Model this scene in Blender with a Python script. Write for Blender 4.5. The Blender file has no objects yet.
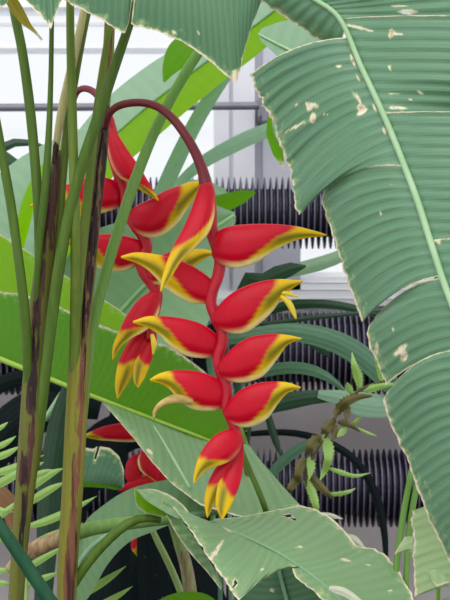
import bpy, math, random
import numpy as np
from mathutils import Vector, noise as mnoise

random.seed(7)
S = bpy.context.scene
COL = S.collection

# ------------------------------------------------------------------ camera
CAMZ = 1.2
cam = bpy.data.cameras.new('camera')
cam.sensor_fit = 'VERTICAL'; cam.sensor_height = 24; cam.sensor_width = 18
cam.lens = 60
cam.clip_start = 0.05
cam.dof.use_dof = True; cam.dof.focus_distance = 1.48; cam.dof.aperture_fstop = 15
camo = bpy.data.objects.new('camera', cam); COL.objects.link(camo)
camo.location = (0, 0, CAMZ); camo.rotation_euler = (math.pi/2, 0, 0)
S.camera = camo

# ------------------------------------------------------------------ sky, daylight, exposure
S.view_settings.view_transform = 'Standard'
S.view_settings.look = 'None'
S.view_settings.gamma = 1
S.view_settings.use_curve_mapping = False
S.view_settings.exposure = 0.0
w = bpy.data.worlds.new('overcast_sky'); S.world = w; w.use_nodes = True
w.node_tree.nodes['Background'].inputs[0].default_value = (0.97, 0.985, 1.0, 1)
w.node_tree.nodes['Background'].inputs[1].default_value = 1.05
sl = bpy.data.lights.new('sun', 'SUN'); sl.energy = 1.7; sl.angle = math.radians(60); sl.color = (1, 0.99, 0.95)
so = bpy.data.objects.new('sun', sl); COL.objects.link(so); so.location = (-1, 0, 5)
so.rotation_euler = (math.radians(42), math.radians(-14), 0)

# ------------------------------------------------------------------ helpers
def P(x, y, D):
    return np.array(((x-225)*D/1500.0, D, CAMZ + (300-y)*D/1500.0))

def lin(c):
    r = []
    for v in c:
        v /= 255.0
        r.append(v/12.92 if v <= 0.04045 else ((v+0.055)/1.055)**2.4)
    return (r[0], r[1], r[2], 1.0)

def cr(pts, n):
    """Catmull-Rom resample of a polyline (rows of any width) to n rows, even in chord length."""
    p = np.array(pts, float)
    if len(p) == 1: return np.repeat(p, n, 0)
    d = np.r_[0, np.cumsum(np.linalg.norm(np.diff(p[:, :2], axis=0), axis=1) + 1e-6)]
    q = np.vstack([2*p[0]-p[1], p, 2*p[-1]-p[-2]])
    out = []
    for t in np.linspace(0, d[-1], n):
        i = min(max(np.searchsorted(d, t, 'right')-1, 0), len(p)-2)
        f = (t-d[i])/(d[i+1]-d[i])
        a, b, c, e = q[i], q[i+1], q[i+2], q[i+3]
        out.append(0.5*((2*b)+(c-a)*f+(2*a-5*b+4*c-e)*f*f+(3*b-a-3*c+e)*f**3))
    return np.array(out)

def lerp_poly(pts, n):
    p = np.array(pts, float)
    d = np.r_[0, np.cumsum(np.linalg.norm(np.diff(p[:, :2], axis=0), axis=1) + 1e-6)]
    t = np.linspace(0, d[-1], n)
    return np.stack([np.interp(t, d, p[:, k]) for k in range(p.shape[1])], 1)

ORIGIN = {}
def thing(name, label, cat, loc, group=None):
    o = bpy.data.objects.new(name, None); COL.objects.link(o)
    o.empty_display_size = 0.03
    o.location = tuple(loc); o['label'] = label; o['category'] = cat
    if group: o['group'] = group
    ORIGIN[o.name] = np.array(loc, float)
    return o

def obj(name, verts, faces, mat, parent=None, smooth=True, uvs=None, attrs=None, cols=None, origin=None):
    v = np.array(verts, float)
    org = ORIGIN[parent.name] if parent is not None else (np.array(origin, float) if origin is not None else np.zeros(3))
    v = v - org
    me = bpy.data.meshes.new(name)
    me.from_pydata(v.tolist(), [], faces)
    if uvs is not None:
        ul = me.uv_layers.new(name='UVMap')
        for l in me.loops: ul.data[l.index].uv = uvs[l.vertex_index]
    for k, arr in (attrs or {}).items():
        a = me.attributes.new(k, 'FLOAT', 'POINT'); a.data.foreach_set('value', np.array(arr, np.float32))
    if cols is not None:
        a = me.attributes.new('tint', 'FLOAT_COLOR', 'POINT'); a.data.foreach_set('color', np.array(cols, np.float32).ravel())
    if smooth: me.shade_smooth()
    me.materials.append(mat)
    o = bpy.data.objects.new(name, me); COL.objects.link(o)
    if parent is not None:
        o.parent = parent
    else:
        o.location = tuple(org)
    ORIGIN[o.name] = org
    return o

def tag(o, label, cat, group=None):
    o['label'] = label; o['category'] = cat
    if group: o['group'] = group
    return o
def struct(o): o['kind'] = 'structure'; return o

def box(x0, x1, y0, y1, z0, z1):
    v = [(x, y, z) for x in (x0, x1) for y in (y0, y1) for z in (z0, z1)]
    f = [(0, 1, 3, 2), (4, 6, 7, 5), (0, 4, 5, 1), (2, 3, 7, 6), (0, 2, 6, 4), (1, 5, 7, 3)]
    return v, f
def join(*vf):
    V, F = [], []
    for v, f in vf:
        b = len(V); V += [tuple(p) for p in v]; F += [tuple(i+b for i in q) for q in f]
    return V, F

def tube_geo(pts, n=None, sides=12, cap=True):
    """pts rows: x px, y px, depth m, radius px -> verts, faces, uv (angle, length), rows"""
    if n is None: n = max(8, len(pts)*6)
    r = cr(pts, n)
    C = np.array([P(a[0], a[1], a[2]) for a in r]); R = r[:, 3]*r[:, 2]/1500.0
    T = np.gradient(C, axis=0); T /= np.linalg.norm(T, axis=1)[:, None] + 1e-12
    V, F, U = [], [], []
    L = np.r_[0, np.cumsum(np.linalg.norm(np.diff(C, axis=0), axis=1))]
    for i in range(n):
        view = np.array((0, -1.0, 0))
        a = view - T[i]*np.dot(view, T[i])
        if np.linalg.norm(a) < 0.05: a = np.array((1.0, 0, 0)) - T[i]*T[i][0]
        a /= np.linalg.norm(a); b = np.cross(a, T[i])
        for k in range(sides):
            th = 2*math.pi*k/sides
            V.append(C[i] + R[i]*(math.cos(th)*a + math.sin(th)*b)); U.append((k/sides, L[i]))
    for i in range(n-1):
        for k in range(sides):
            k2 = (k+1) % sides
            F.append((i*sides+k, i*sides+k2, (i+1)*sides+k2, (i+1)*sides+k))
    if cap:
        F.append(tuple(range(sides))[::-1]); F.append(tuple((n-1)*sides+k for k in range(sides)))
    return V, F, U, r

def tube(name, pts, mat, parent=None, n=None, sides=12, stain=None, **kw):
    V, F, U, r = tube_geo(pts, n, sides)
    at = None
    if stain is not None:      # list of (y0, y1, angle centre -1..1 (right positive), half width, strength)
        s = np.zeros(len(V))
        for i in range(len(r)):
            for k in range(sides):
                a = math.sin(2*math.pi*k/sides); front = math.cos(2*math.pi*k/sides)
                for (y0, y1, ac, aw, st) in stain:
                    if y0 <= r[i][1] <= y1:
                        e = min(1, (r[i][1]-y0)/12, (y1-r[i][1])/12)
                        q = max(0, 1-abs(a+ac*0-ac)/aw) if front > -0.3 else 0.3
                        s[i*sides+k] = max(s[i*sides+k], st*e*min(1, q*2))
        at = {'stain': s}
    return obj(name, V, F, mat, parent, uvs=U, attrs=at, **kw)

# ------------------------------------------------------------------ materials
def new_mat(name):
    m = bpy.data.materials.new(name); m.use_nodes = True
    nt = m.node_tree; nt.nodes.clear()
    return m, nt
class NT:
    def __init__(s, nt): s.nt = nt
    def n(s, t, **kw):
        x = s.nt.nodes.new(t)
        for k, v in kw.items(): setattr(x, k, v)
        return x
    def l(s, a, b): s.nt.links.new(a, b)
    def val(s, sock, v):
        if isinstance(v, (int, float)): sock.default_value = v
        elif isinstance(v, tuple): sock.default_value = v
        else: s.l(v, sock)
    def math(s, op, a, b=0.0, c=0.0, clamp=False):
        x = s.n('ShaderNodeMath', operation=op); x.use_clamp = clamp
        s.val(x.inputs[0], a); s.val(x.inputs[1], b); s.val(x.inputs[2], c); return x.outputs[0]
    def mix(s, f, a, b, mode='MIX'):
        x = s.n('ShaderNodeMix', data_type='RGBA', blend_type=mode)
        s.val(x.inputs[0], f); s.val(x.inputs[6], a); s.val(x.inputs[7], b); return x.outputs[2]
    def step(s, v, lo, hi):
        x = s.n('ShaderNodeMapRange'); x.interpolation_type = 'SMOOTHSTEP'
        s.val(x.inputs[0], v); x.inputs[1].default_value = lo; x.inputs[2].default_value = hi
        return x.outputs[0]
    def noise(s, vec, scale, detail=3, rough=0.55):
        x = s.n('ShaderNodeTexNoise'); x.inputs['Scale'].default_value = scale
        x.inputs['Detail'].default_value = detail; x.inputs['Roughness'].default_value = rough
        s.l(vec, x.inputs['Vector']); return x.outputs[0]

def leaf_mat(name, col, vein, trans_col, trans=0.3, period=9.0, bump=0.5, rough=0.42, vein_amt=0.6,
             dry=(226, 214, 190), dry2=(168, 138, 104), yel=(182, 200, 134), spec=0.4, mottle=0.25):
    m, nt = new_mat(name); N = NT(nt)
    uv = N.n('ShaderNodeUVMap'); uv.uv_map = 'UVMap'
    sep = N.n('ShaderNodeSeparateXYZ'); N.l(uv.outputs[0], sep.inputs[0])
    tc = N.n('ShaderNodeTexCoord')
    nz = N.noise(tc.outputs['Object'], 130, 4)
    nzl = N.noise(tc.outputs['Object'], 14, 2)
    u = N.math('ADD', sep.outputs[0], N.math('MULTIPLY', nzl, period*0.5))
    wv = N.math('SINE', N.math('MULTIPLY', u, 2*math.pi/period))
    wf = N.math('MULTIPLY_ADD', wv, 0.5, 0.5)
    fine = N.math('MULTIPLY_ADD', N.math('SINE', N.math('MULTIPLY', sep.outputs[0], 2*math.pi/(period*0.27))), 0.5, 0.5)
    # streaky noise along the veins
    cmb = N.n('ShaderNodeCombineXYZ'); N.val(cmb.inputs[0], N.math('MULTIPLY', sep.outputs[0], 0.35)); N.val(cmb.inputs[1], N.math('MULTIPLY', sep.outputs[1], 2.5))
    st = N.noise(cmb.outputs[0], 1.0, 3)
    f = N.math('MULTIPLY', N.math('ADD', N.math('MULTIPLY', wf, 0.6), N.math('MULTIPLY', fine, 0.12)), vein_amt)
    c = N.mix(f, lin(col), lin(vein))
    dk = tuple(v*0.72 for v in lin(col)[:3]) + (1,)
    c = N.mix(N.math('MULTIPLY', N.step(st, 0.35, 0.75), mottle*1.6), c, dk)
    at = N.n('ShaderNodeAttribute'); at.attribute_name = 'dry'
    dv = N.math('ADD', at.outputs['Fac'], N.math('MULTIPLY_ADD', nz, 1.3, -0.65))
    c = N.mix(N.math('MULTIPLY', N.step(dv, 0.22, 0.6), 0.6), c, lin(yel))
    df = N.step(dv, 0.56, 0.74)
    dc = N.mix(N.step(N.noise(tc.outputs['Object'], 150, 3), 0.5, 0.72), lin(dry), lin(dry2))
    c = N.mix(df, c, dc)
    bs = N.n('ShaderNodeBsdfPrincipled'); N.l(c, bs.inputs['Base Color'])
    bs.inputs['Roughness'].default_value = rough; bs.inputs['Specular IOR Level'].default_value = spec
    b = N.n('ShaderNodeBump'); b.inputs['Strength'].default_value = bump; b.inputs['Distance'].default_value = 0.0016
    N.l(N.math('ADD', wf, N.math('ADD', N.math('MULTIPLY', fine, 0.1), N.math('MULTIPLY', nz, 0.35))), b.inputs['Height'])
    N.l(b.outputs[0], bs.inputs['Normal'])
    tr = N.n('ShaderNodeBsdfTranslucent')
    tcl = N.mix(N.math('MULTIPLY', f, 0.5), lin(trans_col), tuple(v*0.7 for v in lin(trans_col)[:3])+(1,))
    N.l(N.mix(df, tcl, lin(dry)), tr.inputs[0]); N.l(b.outputs[0], tr.inputs[1])
    mx = N.n('ShaderNodeMixShader'); mx.inputs[0].default_value = trans
    N.l(bs.outputs[0], mx.inputs[1]); N.l(tr.outputs[0], mx.inputs[2])
    out = N.n('ShaderNodeOutputMaterial'); N.l(mx.outputs[0], out.inputs[0])
    return m

def plain_mat(name, col, col2=None, scale=20, rough=0.5, metallic=0.0, bump=0.0, spec=0.4, stretch=None, amt=0.6):
    m, nt = new_mat(name); N = NT(nt)
    tc = N.n('ShaderNodeTexCoord'); vec = tc.outputs['Object']
    if stretch:
        mp = N.n('ShaderNodeMapping'); mp.inputs['Scale'].default_value = stretch; N.l(vec, mp.inputs[0]); vec = mp.outputs[0]
    nz = N.noise(vec, scale, 4)
    c = N.mix(N.math('MULTIPLY', N.step(nz, 0.35, 0.7), amt), lin(col), lin(col2 or col))
    bs = N.n('ShaderNodeBsdfPrincipled'); N.l(c, bs.inputs['Base Color'])
    bs.inputs['Roughness'].default_value = rough; bs.inputs['Metallic'].default_value = metallic
    bs.inputs['Specular IOR Level'].default_value = spec
    if bump:
        b = N.n('ShaderNodeBump'); b.inputs['Strength'].default_value = bump; b.inputs['Distance'].default_value = 0.002
        N.l(nz, b.inputs['Height']); N.l(b.outputs[0], bs.inputs['Normal'])
    out = N.n('ShaderNodeOutputMaterial'); N.l(bs.outputs[0], out.inputs[0])
    return m

def stem_mat(name, col, col2, stain1=(70, 40, 32), stain2=(28, 18, 18), rough=0.45):
    """stalk: lengthwise streaks, plus withered brown sheath where the mesh attribute says so"""
    m, nt = new_mat(name); N = NT(nt)
    uv = N.n('ShaderNodeUVMap'); uv.uv_map = 'UVMap'
    tc = N.n('ShaderNodeTexCoord')
    mp = N.n('ShaderNodeMapping'); mp.inputs['Scale'].default_value = (150, 150, 9); N.l(tc.outputs['Object'], mp.inputs[0])
    st = N.noise(mp.outputs[0], 1.0, 4, 0.6)
    mp2 = N.n('ShaderNodeMapping'); mp2.inputs['Scale'].default_value = (210, 210, 28); mp2.inputs['Location'].default_value = (3, 7, 1); N.l(tc.outputs['Object'], mp2.inputs[0])
    st2 = N.noise(mp2.outputs[0], 1.0, 4, 0.65)
    c = N.mix(N.step(st, 0.35, 0.7), lin(col), lin(col2))
    at = N.n('ShaderNodeAttribute'); at.attribute_name = 'stain'
    dv = N.math('ADD', at.outputs['Fac'], N.math('MULTIPLY_ADD', st2, 1.5, -0.75))
    sc = N.mix(N.step(st, 0.42, 0.62), lin(stain1), lin(stain2))
    c = N.mix(N.step(dv, 0.36, 0.52), c, sc)
    bs = N.n('ShaderNodeBsdfPrincipled'); N.l(c, bs.inputs['Base Color'])
    bs.inputs['Roughness'].default_value = rough; bs.inputs['Specular IOR Level'].default_value = 0.22
    b = N.n('ShaderNodeBump'); b.inputs['Strength'].default_value = 0.3; b.inputs['Distance'].default_value = 0.001
    N.l(st2, b.inputs['Height']); N.l(b.outputs[0], bs.inputs['Normal'])
    out = N.n('ShaderNodeOutputMaterial'); N.l(bs.outputs[0], out.inputs[0])
    return m

def bract_mat(name):
    m, nt = new_mat(name); N = NT(nt)
    at = N.n('ShaderNodeAttribute'); at.attribute_name = 'tint'
    tc = N.n('ShaderNodeTexCoord')
    nz = N.noise(tc.outputs['Object'], 90, 4)
    c = N.mix(N.math('MULTIPLY', N.step(nz, 0.4, 0.75), 0.18), at.outputs['Color'], lin((120, 10, 30)))
    bs = N.n('ShaderNodeBsdfPrincipled'); N.l(c, bs.inputs['Base Color'])
    bs.inputs['Roughness'].default_value = 0.36; bs.inputs['Specular IOR Level'].default_value = 0.2
    bs.inputs['Subsurface Weight'].default_value = 0.08; bs.inputs['Subsurface Radius'].default_value = (0.006, 0.002, 0.001)
    b = N.n('ShaderNodeBump'); b.inputs['Strength'].default_value = 0.12; b.inputs['Distance'].default_value = 0.001
    N.l(N.noise(tc.outputs['Object'], 500, 2), b.inputs['Height']); N.l(b.outputs[0], bs.inputs['Normal'])
    out = N.n('ShaderNodeOutputMaterial'); N.l(bs.outputs[0], out.inputs[0])
    return m

def glass_mat(name):
    m, nt = new_mat(name); N = NT(nt)
    a = N.n('ShaderNodeBsdfTransparent'); a.inputs[0].default_value = (0.97, 0.98, 0.99, 1)
    g = N.n('ShaderNodeBsdfGlossy'); g.inputs['Roughness'].default_value = 0.15
    mx = N.n('ShaderNodeMixShader'); mx.inputs[0].default_value = 0.05
    N.l(a.outputs[0], mx.inputs[1]); N.l(g.outputs[0], mx.inputs[2])
    out = N.n('ShaderNodeOutputMaterial'); N.l(mx.outputs[0], out.inputs[0])
    return m

M = {}
M['big'] = leaf_mat('broad_leaf_blue_green', (84, 130, 98), (134, 168, 142), (90, 150, 60), 0.10, 11.0, 0.48, 0.42, 0.75, spec=.5)
M['lower_mid'] = leaf_mat('broad_leaf_soft_green', (102, 142, 96), (128, 162, 120), (110, 160, 60), 0.15, 10.0, 0.25, 0.42, 0.5)
M['top'] = leaf_mat('broad_leaf_mid_green', (72, 116, 82), (108, 146, 116), (90, 150, 50), 0.10, 7.0, 0.35, 0.45, 0.7)
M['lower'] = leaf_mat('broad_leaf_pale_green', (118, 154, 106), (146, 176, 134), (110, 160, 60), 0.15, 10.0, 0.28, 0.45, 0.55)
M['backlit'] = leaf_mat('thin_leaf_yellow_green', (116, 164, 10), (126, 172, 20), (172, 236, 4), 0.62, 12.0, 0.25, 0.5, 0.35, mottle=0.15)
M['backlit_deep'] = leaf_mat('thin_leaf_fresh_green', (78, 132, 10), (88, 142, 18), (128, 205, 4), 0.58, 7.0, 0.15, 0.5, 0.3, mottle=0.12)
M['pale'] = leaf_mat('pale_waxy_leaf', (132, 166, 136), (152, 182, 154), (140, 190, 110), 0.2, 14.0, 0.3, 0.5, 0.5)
M['strap_pale'] = leaf_mat('strap_leaf_pale_grey_green', (142, 182, 156), (164, 198, 174), (160, 205, 160), 0.4, 5.0, 0.2, 0.45, 0.6)
M['torn'] = leaf_mat('torn_leaf_washed_green', (160, 190, 138), (186, 208, 166), (150, 180, 90), 0.2, 9.0, 0.4, 0.5, 0.6)
M['strap'] = leaf_mat('strap_leaf_grey_green', (80, 120, 96), (104, 140, 116), (90, 140, 70), 0.15, 5.0, 0.2, 0.45, 0.6)
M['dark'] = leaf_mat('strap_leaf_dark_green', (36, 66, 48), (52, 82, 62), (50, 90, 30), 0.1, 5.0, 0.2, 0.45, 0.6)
M['shade_black'] = leaf_mat('strap_leaf_painted_shade', (12, 22, 26), (20, 32, 36), (10, 24, 12), 0.05, 5.0, 0.2, 0.6, 0.6, spec=.12)  # near-black, the deep shade is painted into the leaf colour
M['fern'] = leaf_mat('fern_leaf_light_green', (168, 206, 120), (140, 186, 96), (150, 200, 60), 0.25, 6.0, 0.2, 0.5, 0.5)
M['fern_brown'] = leaf_mat('fern_leaf_bronze', (104, 96, 46), (62, 62, 30), (110, 90, 30), 0.1, 6.0, 0.3, 0.5, 0.6)
M['cream'] = leaf_mat('dry_cream_leaf', (206, 210, 186), (222, 222, 204), (210, 210, 170), 0.2, 5.0, 0.2, 0.6, 0.5)
M['brown'] = leaf_mat('dead_brown_leaf', (142, 104, 74), (112, 82, 58), (150, 100, 50), 0.15, 6.0, 0.4, 0.7, 0.5)
M['wither'] = leaf_mat('withering_leaf_tip', (170, 150, 40), (120, 140, 40), (170, 160, 40), 0.2, 5.0, 0.2, 0.5, 0.5)
M['midrib'] = plain_mat('leaf_midrib', (150, 186, 140), (176, 205, 165), 40, 0.45)
M['midrib_yellow'] = plain_mat('yellow_green_midrib', (132, 170, 50), (160, 190, 80), 40, 0.45)
M['midrib_grey'] = plain_mat('grey_green_midrib', (118, 156, 120), (140, 175, 140), 40, 0.45)
M['stem'] = stem_mat('green_stalk', (70, 98, 30), (84, 110, 40))
M['stem_mid'] = stem_mat('yellowish_green_stalk', (92, 116, 40), (108, 124, 50))
M['stem_brown'] = stem_mat('olive_brown_cane', (104, 104, 42), (82, 90, 36), (80, 50, 44), (34, 22, 24))
M['stem_light'] = stem_mat('light_green_stalk', (98, 142, 62), (112, 152, 76))
M['stem_olive'] = stem_mat('olive_stalk', (130, 124, 46), (106, 110, 40), (122, 80, 58), (66, 36, 32))
M['stem_dark'] = stem_mat('olive_stalk_dark_sheath', (122, 96, 60), (92, 70, 48), (52, 32, 32), (18, 13, 18))
M['tan'] = stem_mat('dry_tan_sheath', (188, 180, 130), (160, 150, 96))
M['petiole_dark'] = stem_mat('deep_green_petiole', (28, 74, 48), (36, 84, 56))
M['petiole_scurf'] = stem_mat('scurfy_petiole', (108, 146, 72), (124, 158, 88), (176, 150, 112), (140, 106, 80))
M['pale_stem'] = stem_mat('pale_stem', (150, 176, 108), (165, 186, 124), (170, 150, 120), (140, 120, 90))
M['bract'] = bract_mat('red_and_yellow_bract')
M['peduncle'] = plain_mat('maroon_flower_stalk', (116, 30, 42), (92, 34, 36), 120, 0.4, bump=0.15)
M['rachis'] = plain_mat('red_zigzag_axis', (180, 10, 38), (160, 8, 32), 80, 0.42)
M['floret'] = plain_mat('yellow_floret', (222, 196, 40), (200, 180, 60), 80, 0.45)
M['floret_old'] = plain_mat('withered_floret', (196, 172, 100), (130, 96, 56), 120, 0.6)
M['white'] = plain_mat('white_paint', (244, 244, 247), (234, 234, 240), 9, 0.5)
M['steel'] = plain_mat('grey_painted_steel', (216, 216, 224), (202, 202, 212), 8, 0.45)
M['steel2'] = plain_mat('blue_grey_painted_steel', (190, 190, 203), (176, 176, 190), 8, 0.45)
M['pipe'] = plain_mat('dull_grey_pipe', (120, 120, 132), (100, 100, 112), 14, 0.4, 0.3)
M['fin'] = plain_mat('dark_oxidised_fins', (66, 62, 84), (46, 44, 60), 40, 0.5, 0.2)
M['fin_rim'] = plain_mat('worn_fin_rim', (116, 112, 132), (92, 88, 108), 60, 0.5, 0.2)
M['wall'] = plain_mat('mauve_grey_render', (208, 200, 203), (192, 184, 188), 6, 0.8, bump=0.1)
M['floor'] = plain_mat('damp_soil_floor', (60, 48, 40), (40, 32, 28), 12, 0.9, bump=0.4)
M['glass'] = glass_mat('greenhouse_glass')

# ------------------------------------------------------------------ leaf builders
class Blade:
    def __init__(s): s.V = []; s.F = []; s.U = []; s.D = []
    def patch(s, mid, edge, nu=None, nv=None, arch=0.0, bulge=0.0, u0=0.0, jag=0.0, dry_edge=3.0, dry_ends=(0, 0),
              holes=(), scars=(), ripple=0.0, period=11.0, straight=True, seed=0, wave=0.0, fringe=0.42):
        mp = np.array(mid, float); ep = np.array(edge, float)
        L = max(np.sum(np.linalg.norm(np.diff(mp[:, :2], axis=0), axis=1)), np.sum(np.linalg.norm(np.diff(ep[:, :2], axis=0), axis=1)))
        W = np.max(np.linalg.norm(mp[[0, -1], :2]-ep[[0, -1], :2], axis=1))
        nu = nu or int(min(90, max(10, L/2.2))); nv = nv or int(min(60, max(8, W/2.6)))
        m = (cr if len(mid) < 40 else lerp_poly)(mid, nu); e = (lerp_poly if straight else cr)(edge, nu)
        Lm = np.r_[0, np.cumsum(np.linalg.norm(np.diff((m[:, :2]+e[:, :2])/2, axis=0), axis=1))]
        T = np.gradient(m[:, :2], axis=0); T /= np.linalg.norm(T, axis=1)[:, None] + 1e-9
        rnd = random.Random(seed*131+len(s.V))
        base = len(s.V); px = []
        for i in range(nu):
            jg = jag*(mnoise.noise(Vector((i*0.37, seed*3.1, 0)))*1.2 + (rnd.random()-0.5)*0.8)
            for j in range(nv):
                q = j/(nv-1)
                b = m[i]*(1-q) + e[i]*q
                x, y, D = b
                k = 4*q*(1-q)
                x += T[i][0]*arch*k; y += T[i][1]*arch*k
                if jg and q > 0.6:
                    wd = np.linalg.norm(e[i][:2]-m[i][:2])+1e-6
                    x += (e[i][0]-m[i][0])/wd*jg*(q-0.6)/0.4; y += (e[i][1]-m[i][1])/wd*jg*(q-0.6)/0.4
                D -= bulge*math.sin(math.pi*q)
                if ripple: D += ripple*math.sin(2*math.pi*(u0+Lm[i])/period)*min(1, q*4)
                if wave: D += wave*mnoise.noise(Vector((i*0.08, q*1.5, seed*5.7)))
                d = 0.0
                wd = np.linalg.norm(e[i][:2]-m[i][:2])
                if dry_edge: d = max(d, 1-(1-q)*wd/dry_edge, fringe*(1-(1-q)*wd/16.0))
                if dry_ends[0]: d = max(d, (1-Lm[i]/dry_ends[0]))
                if dry_ends[1]: d = max(d, (1-(Lm[-1]-Lm[i])/dry_ends[1]))
                for (hx, hy, rx, ry, an) in tuple(holes)+tuple(scars):
                    ca, sa = math.cos(math.radians(an)), math.sin(math.radians(an))
                    dx, dy = x-hx, y-hy
                    r = math.hypot((dx*ca+dy*sa)/rx, (-dx*sa+dy*ca)/ry)
                    d = max(d, min(1, 1.9-r*1.05))
                s.V.append(P(x, y, D)); s.U.append((u0+Lm[i], q*wd)); s.D.append(max(0, d)); px.append((x, y))
        for i in range(nu-1):
            for j in range(nv-1):
                a = i*nv+j; qd = (a, a+1, a+nv+1, a+nv)
                cx = sum(px[t][0] for t in qd)/4; cy = sum(px[t][1] for t in qd)/4
                skip = False
                for (hx, hy, rx, ry, an) in holes:
                    ca, sa = math.cos(math.radians(an)), math.sin(math.radians(an))
                    dx, dy = cx-hx, cy-hy
                    if math.hypot((dx*ca+dy*sa)/rx, (-dx*sa+dy*ca)/ry) < 0.9+0.25*mnoise.noise(Vector((cx*.4, cy*.4, 0))): skip = True
                if not skip: s.F.append(tuple(base+t for t in qd))
        return u0+Lm[-1]
    def build(s, mat, parent, name='blade'):
        return obj(name, s.V, s.F, mat, parent, uvs=s.U, attrs={'dry': s.D})

def strap_geo(pts, fold=0.25, n=None, nv=7, roll=0.0, tipdry=0.0, serr=0.0):
    """pts rows: x, y, depth, width px; a channelled strap leaf tapering as given"""
    n = n or max(14, len(pts)*8)
    r = cr(pts, n)
    T = np.gradient(r[:, :2], axis=0); T /= np.linalg.norm(T, axis=1)[:, None]+1e-9
    V, F, U, Dv = [], [], [], []
    L = np.r_[0, np.cumsum(np.linalg.norm(np.diff(r[:, :2], axis=0), axis=1))]
    for i in range(n):
        nx, ny = -T[i][1], T[i][0]
        hw = max(r[i][3], 0.15)/2
        if serr: hw *= 1 - serr*((L[i]/3.2) % 1.0)
        for j in range(nv):
            q = 2*j/(nv-1)-1
            D = r[i][2] + fold*abs(q)*hw*r[i][2]/1500.0 + roll*q*hw*r[i][2]/1500.0
            V.append(P(r[i][0]+nx*hw*q, r[i][1]+ny*hw*q, D)); U.append((q*hw, L[i]/20.0))
            Dv.append(max(0, 1-(L[-1]-L[i])/tipdry) if tipdry else 0.0)
    for i in range(n-1):
        for j in range(nv-1):
            a = i*nv+j; F.append((a, a+1, a+nv+1, a+nv))
    return V, F, U, Dv
def rooted(x, pts, y0=470):
    D = pts[0][2]; w = min(5, pts[0][3])
    return [(x, 300+CAMZ*1500/D, D, w*1.2), (x, 700, D, w), (x, y0, D, w)] + list(pts)
def strap(name, pts, mat, parent=None, label=None, cat=None, group=None, root=None, root_y=470, **kw):
    if root is not None: pts = rooted(root, pts, root_y)
    V, F, U, Dv = strap_geo(pts, **kw)
    o = obj(name, V, F, mat, parent, uvs=U, attrs={'dry': Dv}, origin=V[len(V)//len(pts)*0])
    if label: tag(o, label, cat or 'leaf', group)
    return o

# ================================================================== SETTING
WY = 2.90            # plane of the glazed wall
def zz(y, D): return CAMZ + (300-y)*D/1500.0
def xx(x, D): return (x-225)*D/1500.0
struct(obj('floor', *box(-2.2, 2.2, -0.6, 3.4, -0.05, 0.0), M['floor'], smooth=False))
struct(obj('wall_back', *box(-2.2, 2.2, WY, WY+0.12, 0.0, zz(312, WY)), M['wall'], smooth=False))
# stepped white sill with drip grooves
sv = []
for (a, b, d) in ((277, 283, 0.045), (283.6, 290, 0.060), (290.6, 299, 0.075), (299.6, 306, 0.09), (306.6, 313, 0.06)):
    sv.append(box(-2.2, 2.2, WY-d, WY+0.12, zz(b, WY-d), zz(a, WY-d)))
sv.append(box(-2.2, 2.2, WY-0.03, WY+0.12, zz(312, WY), zz(278, WY)))
struct(obj('trim_1', *join(*sv), M['white'], smooth=False))
# glazing: frame, bars, pane
fr = [box(-2.2, 2.2, WY, WY+0.06, zz(278, WY), zz(272, WY)),
      box(-2.2, 2.2, WY-0.01, WY+0.06, zz(49, WY), zz(44, WY)),
      box(-2.2, 2.2, WY-0.03, WY+0.06, zz(10, WY), zz(-26, WY)),
      box(-2.2, 2.2, WY, WY+0.06, zz(-330, WY), zz(-345, WY)),
      box(-2.2, 2.2, WY, WY+0.02, zz(25, WY), zz(22.5, WY))]
for x in (-330, 560):
    fr.append(box(xx(x, WY), xx(x+14, WY), WY, WY+0.06, zz(278, WY), zz(-340, WY)))
wf = struct(obj('window_1', *join(*fr), M['white'], smooth=False))
obj('pane', *box(-2.2, 2.2, WY+0.025, WY+0.031, zz(278, WY), zz(-335, WY)), M['glass'], wf, smooth=False)
# steel column in front of the glazing
cv = [box(xx(214, WY), xx(229, WY), WY-0.07, WY, zz(312, WY), zz(-340, WY)),
      box(xx(229, WY), xx(233, WY), WY-0.062, WY, zz(312, WY), zz(-340, WY)),
      box(xx(233, WY), xx(254, WY), WY-0.08, WY, zz(312, WY), zz(-340, WY))]
struct(obj('trim_2', *join(*cv), M['steel'], smooth=False))
cv = [box(xx(254, WY), xx(262, WY), WY-0.05, WY, zz(300, WY), zz(-340, WY)),
      box(xx(262, WY), xx(299, WY), WY-0.06, WY, zz(300, WY), zz(-340, WY))]
struct(obj('trim_3', *join(*cv), M['steel2'], smooth=False))

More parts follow.
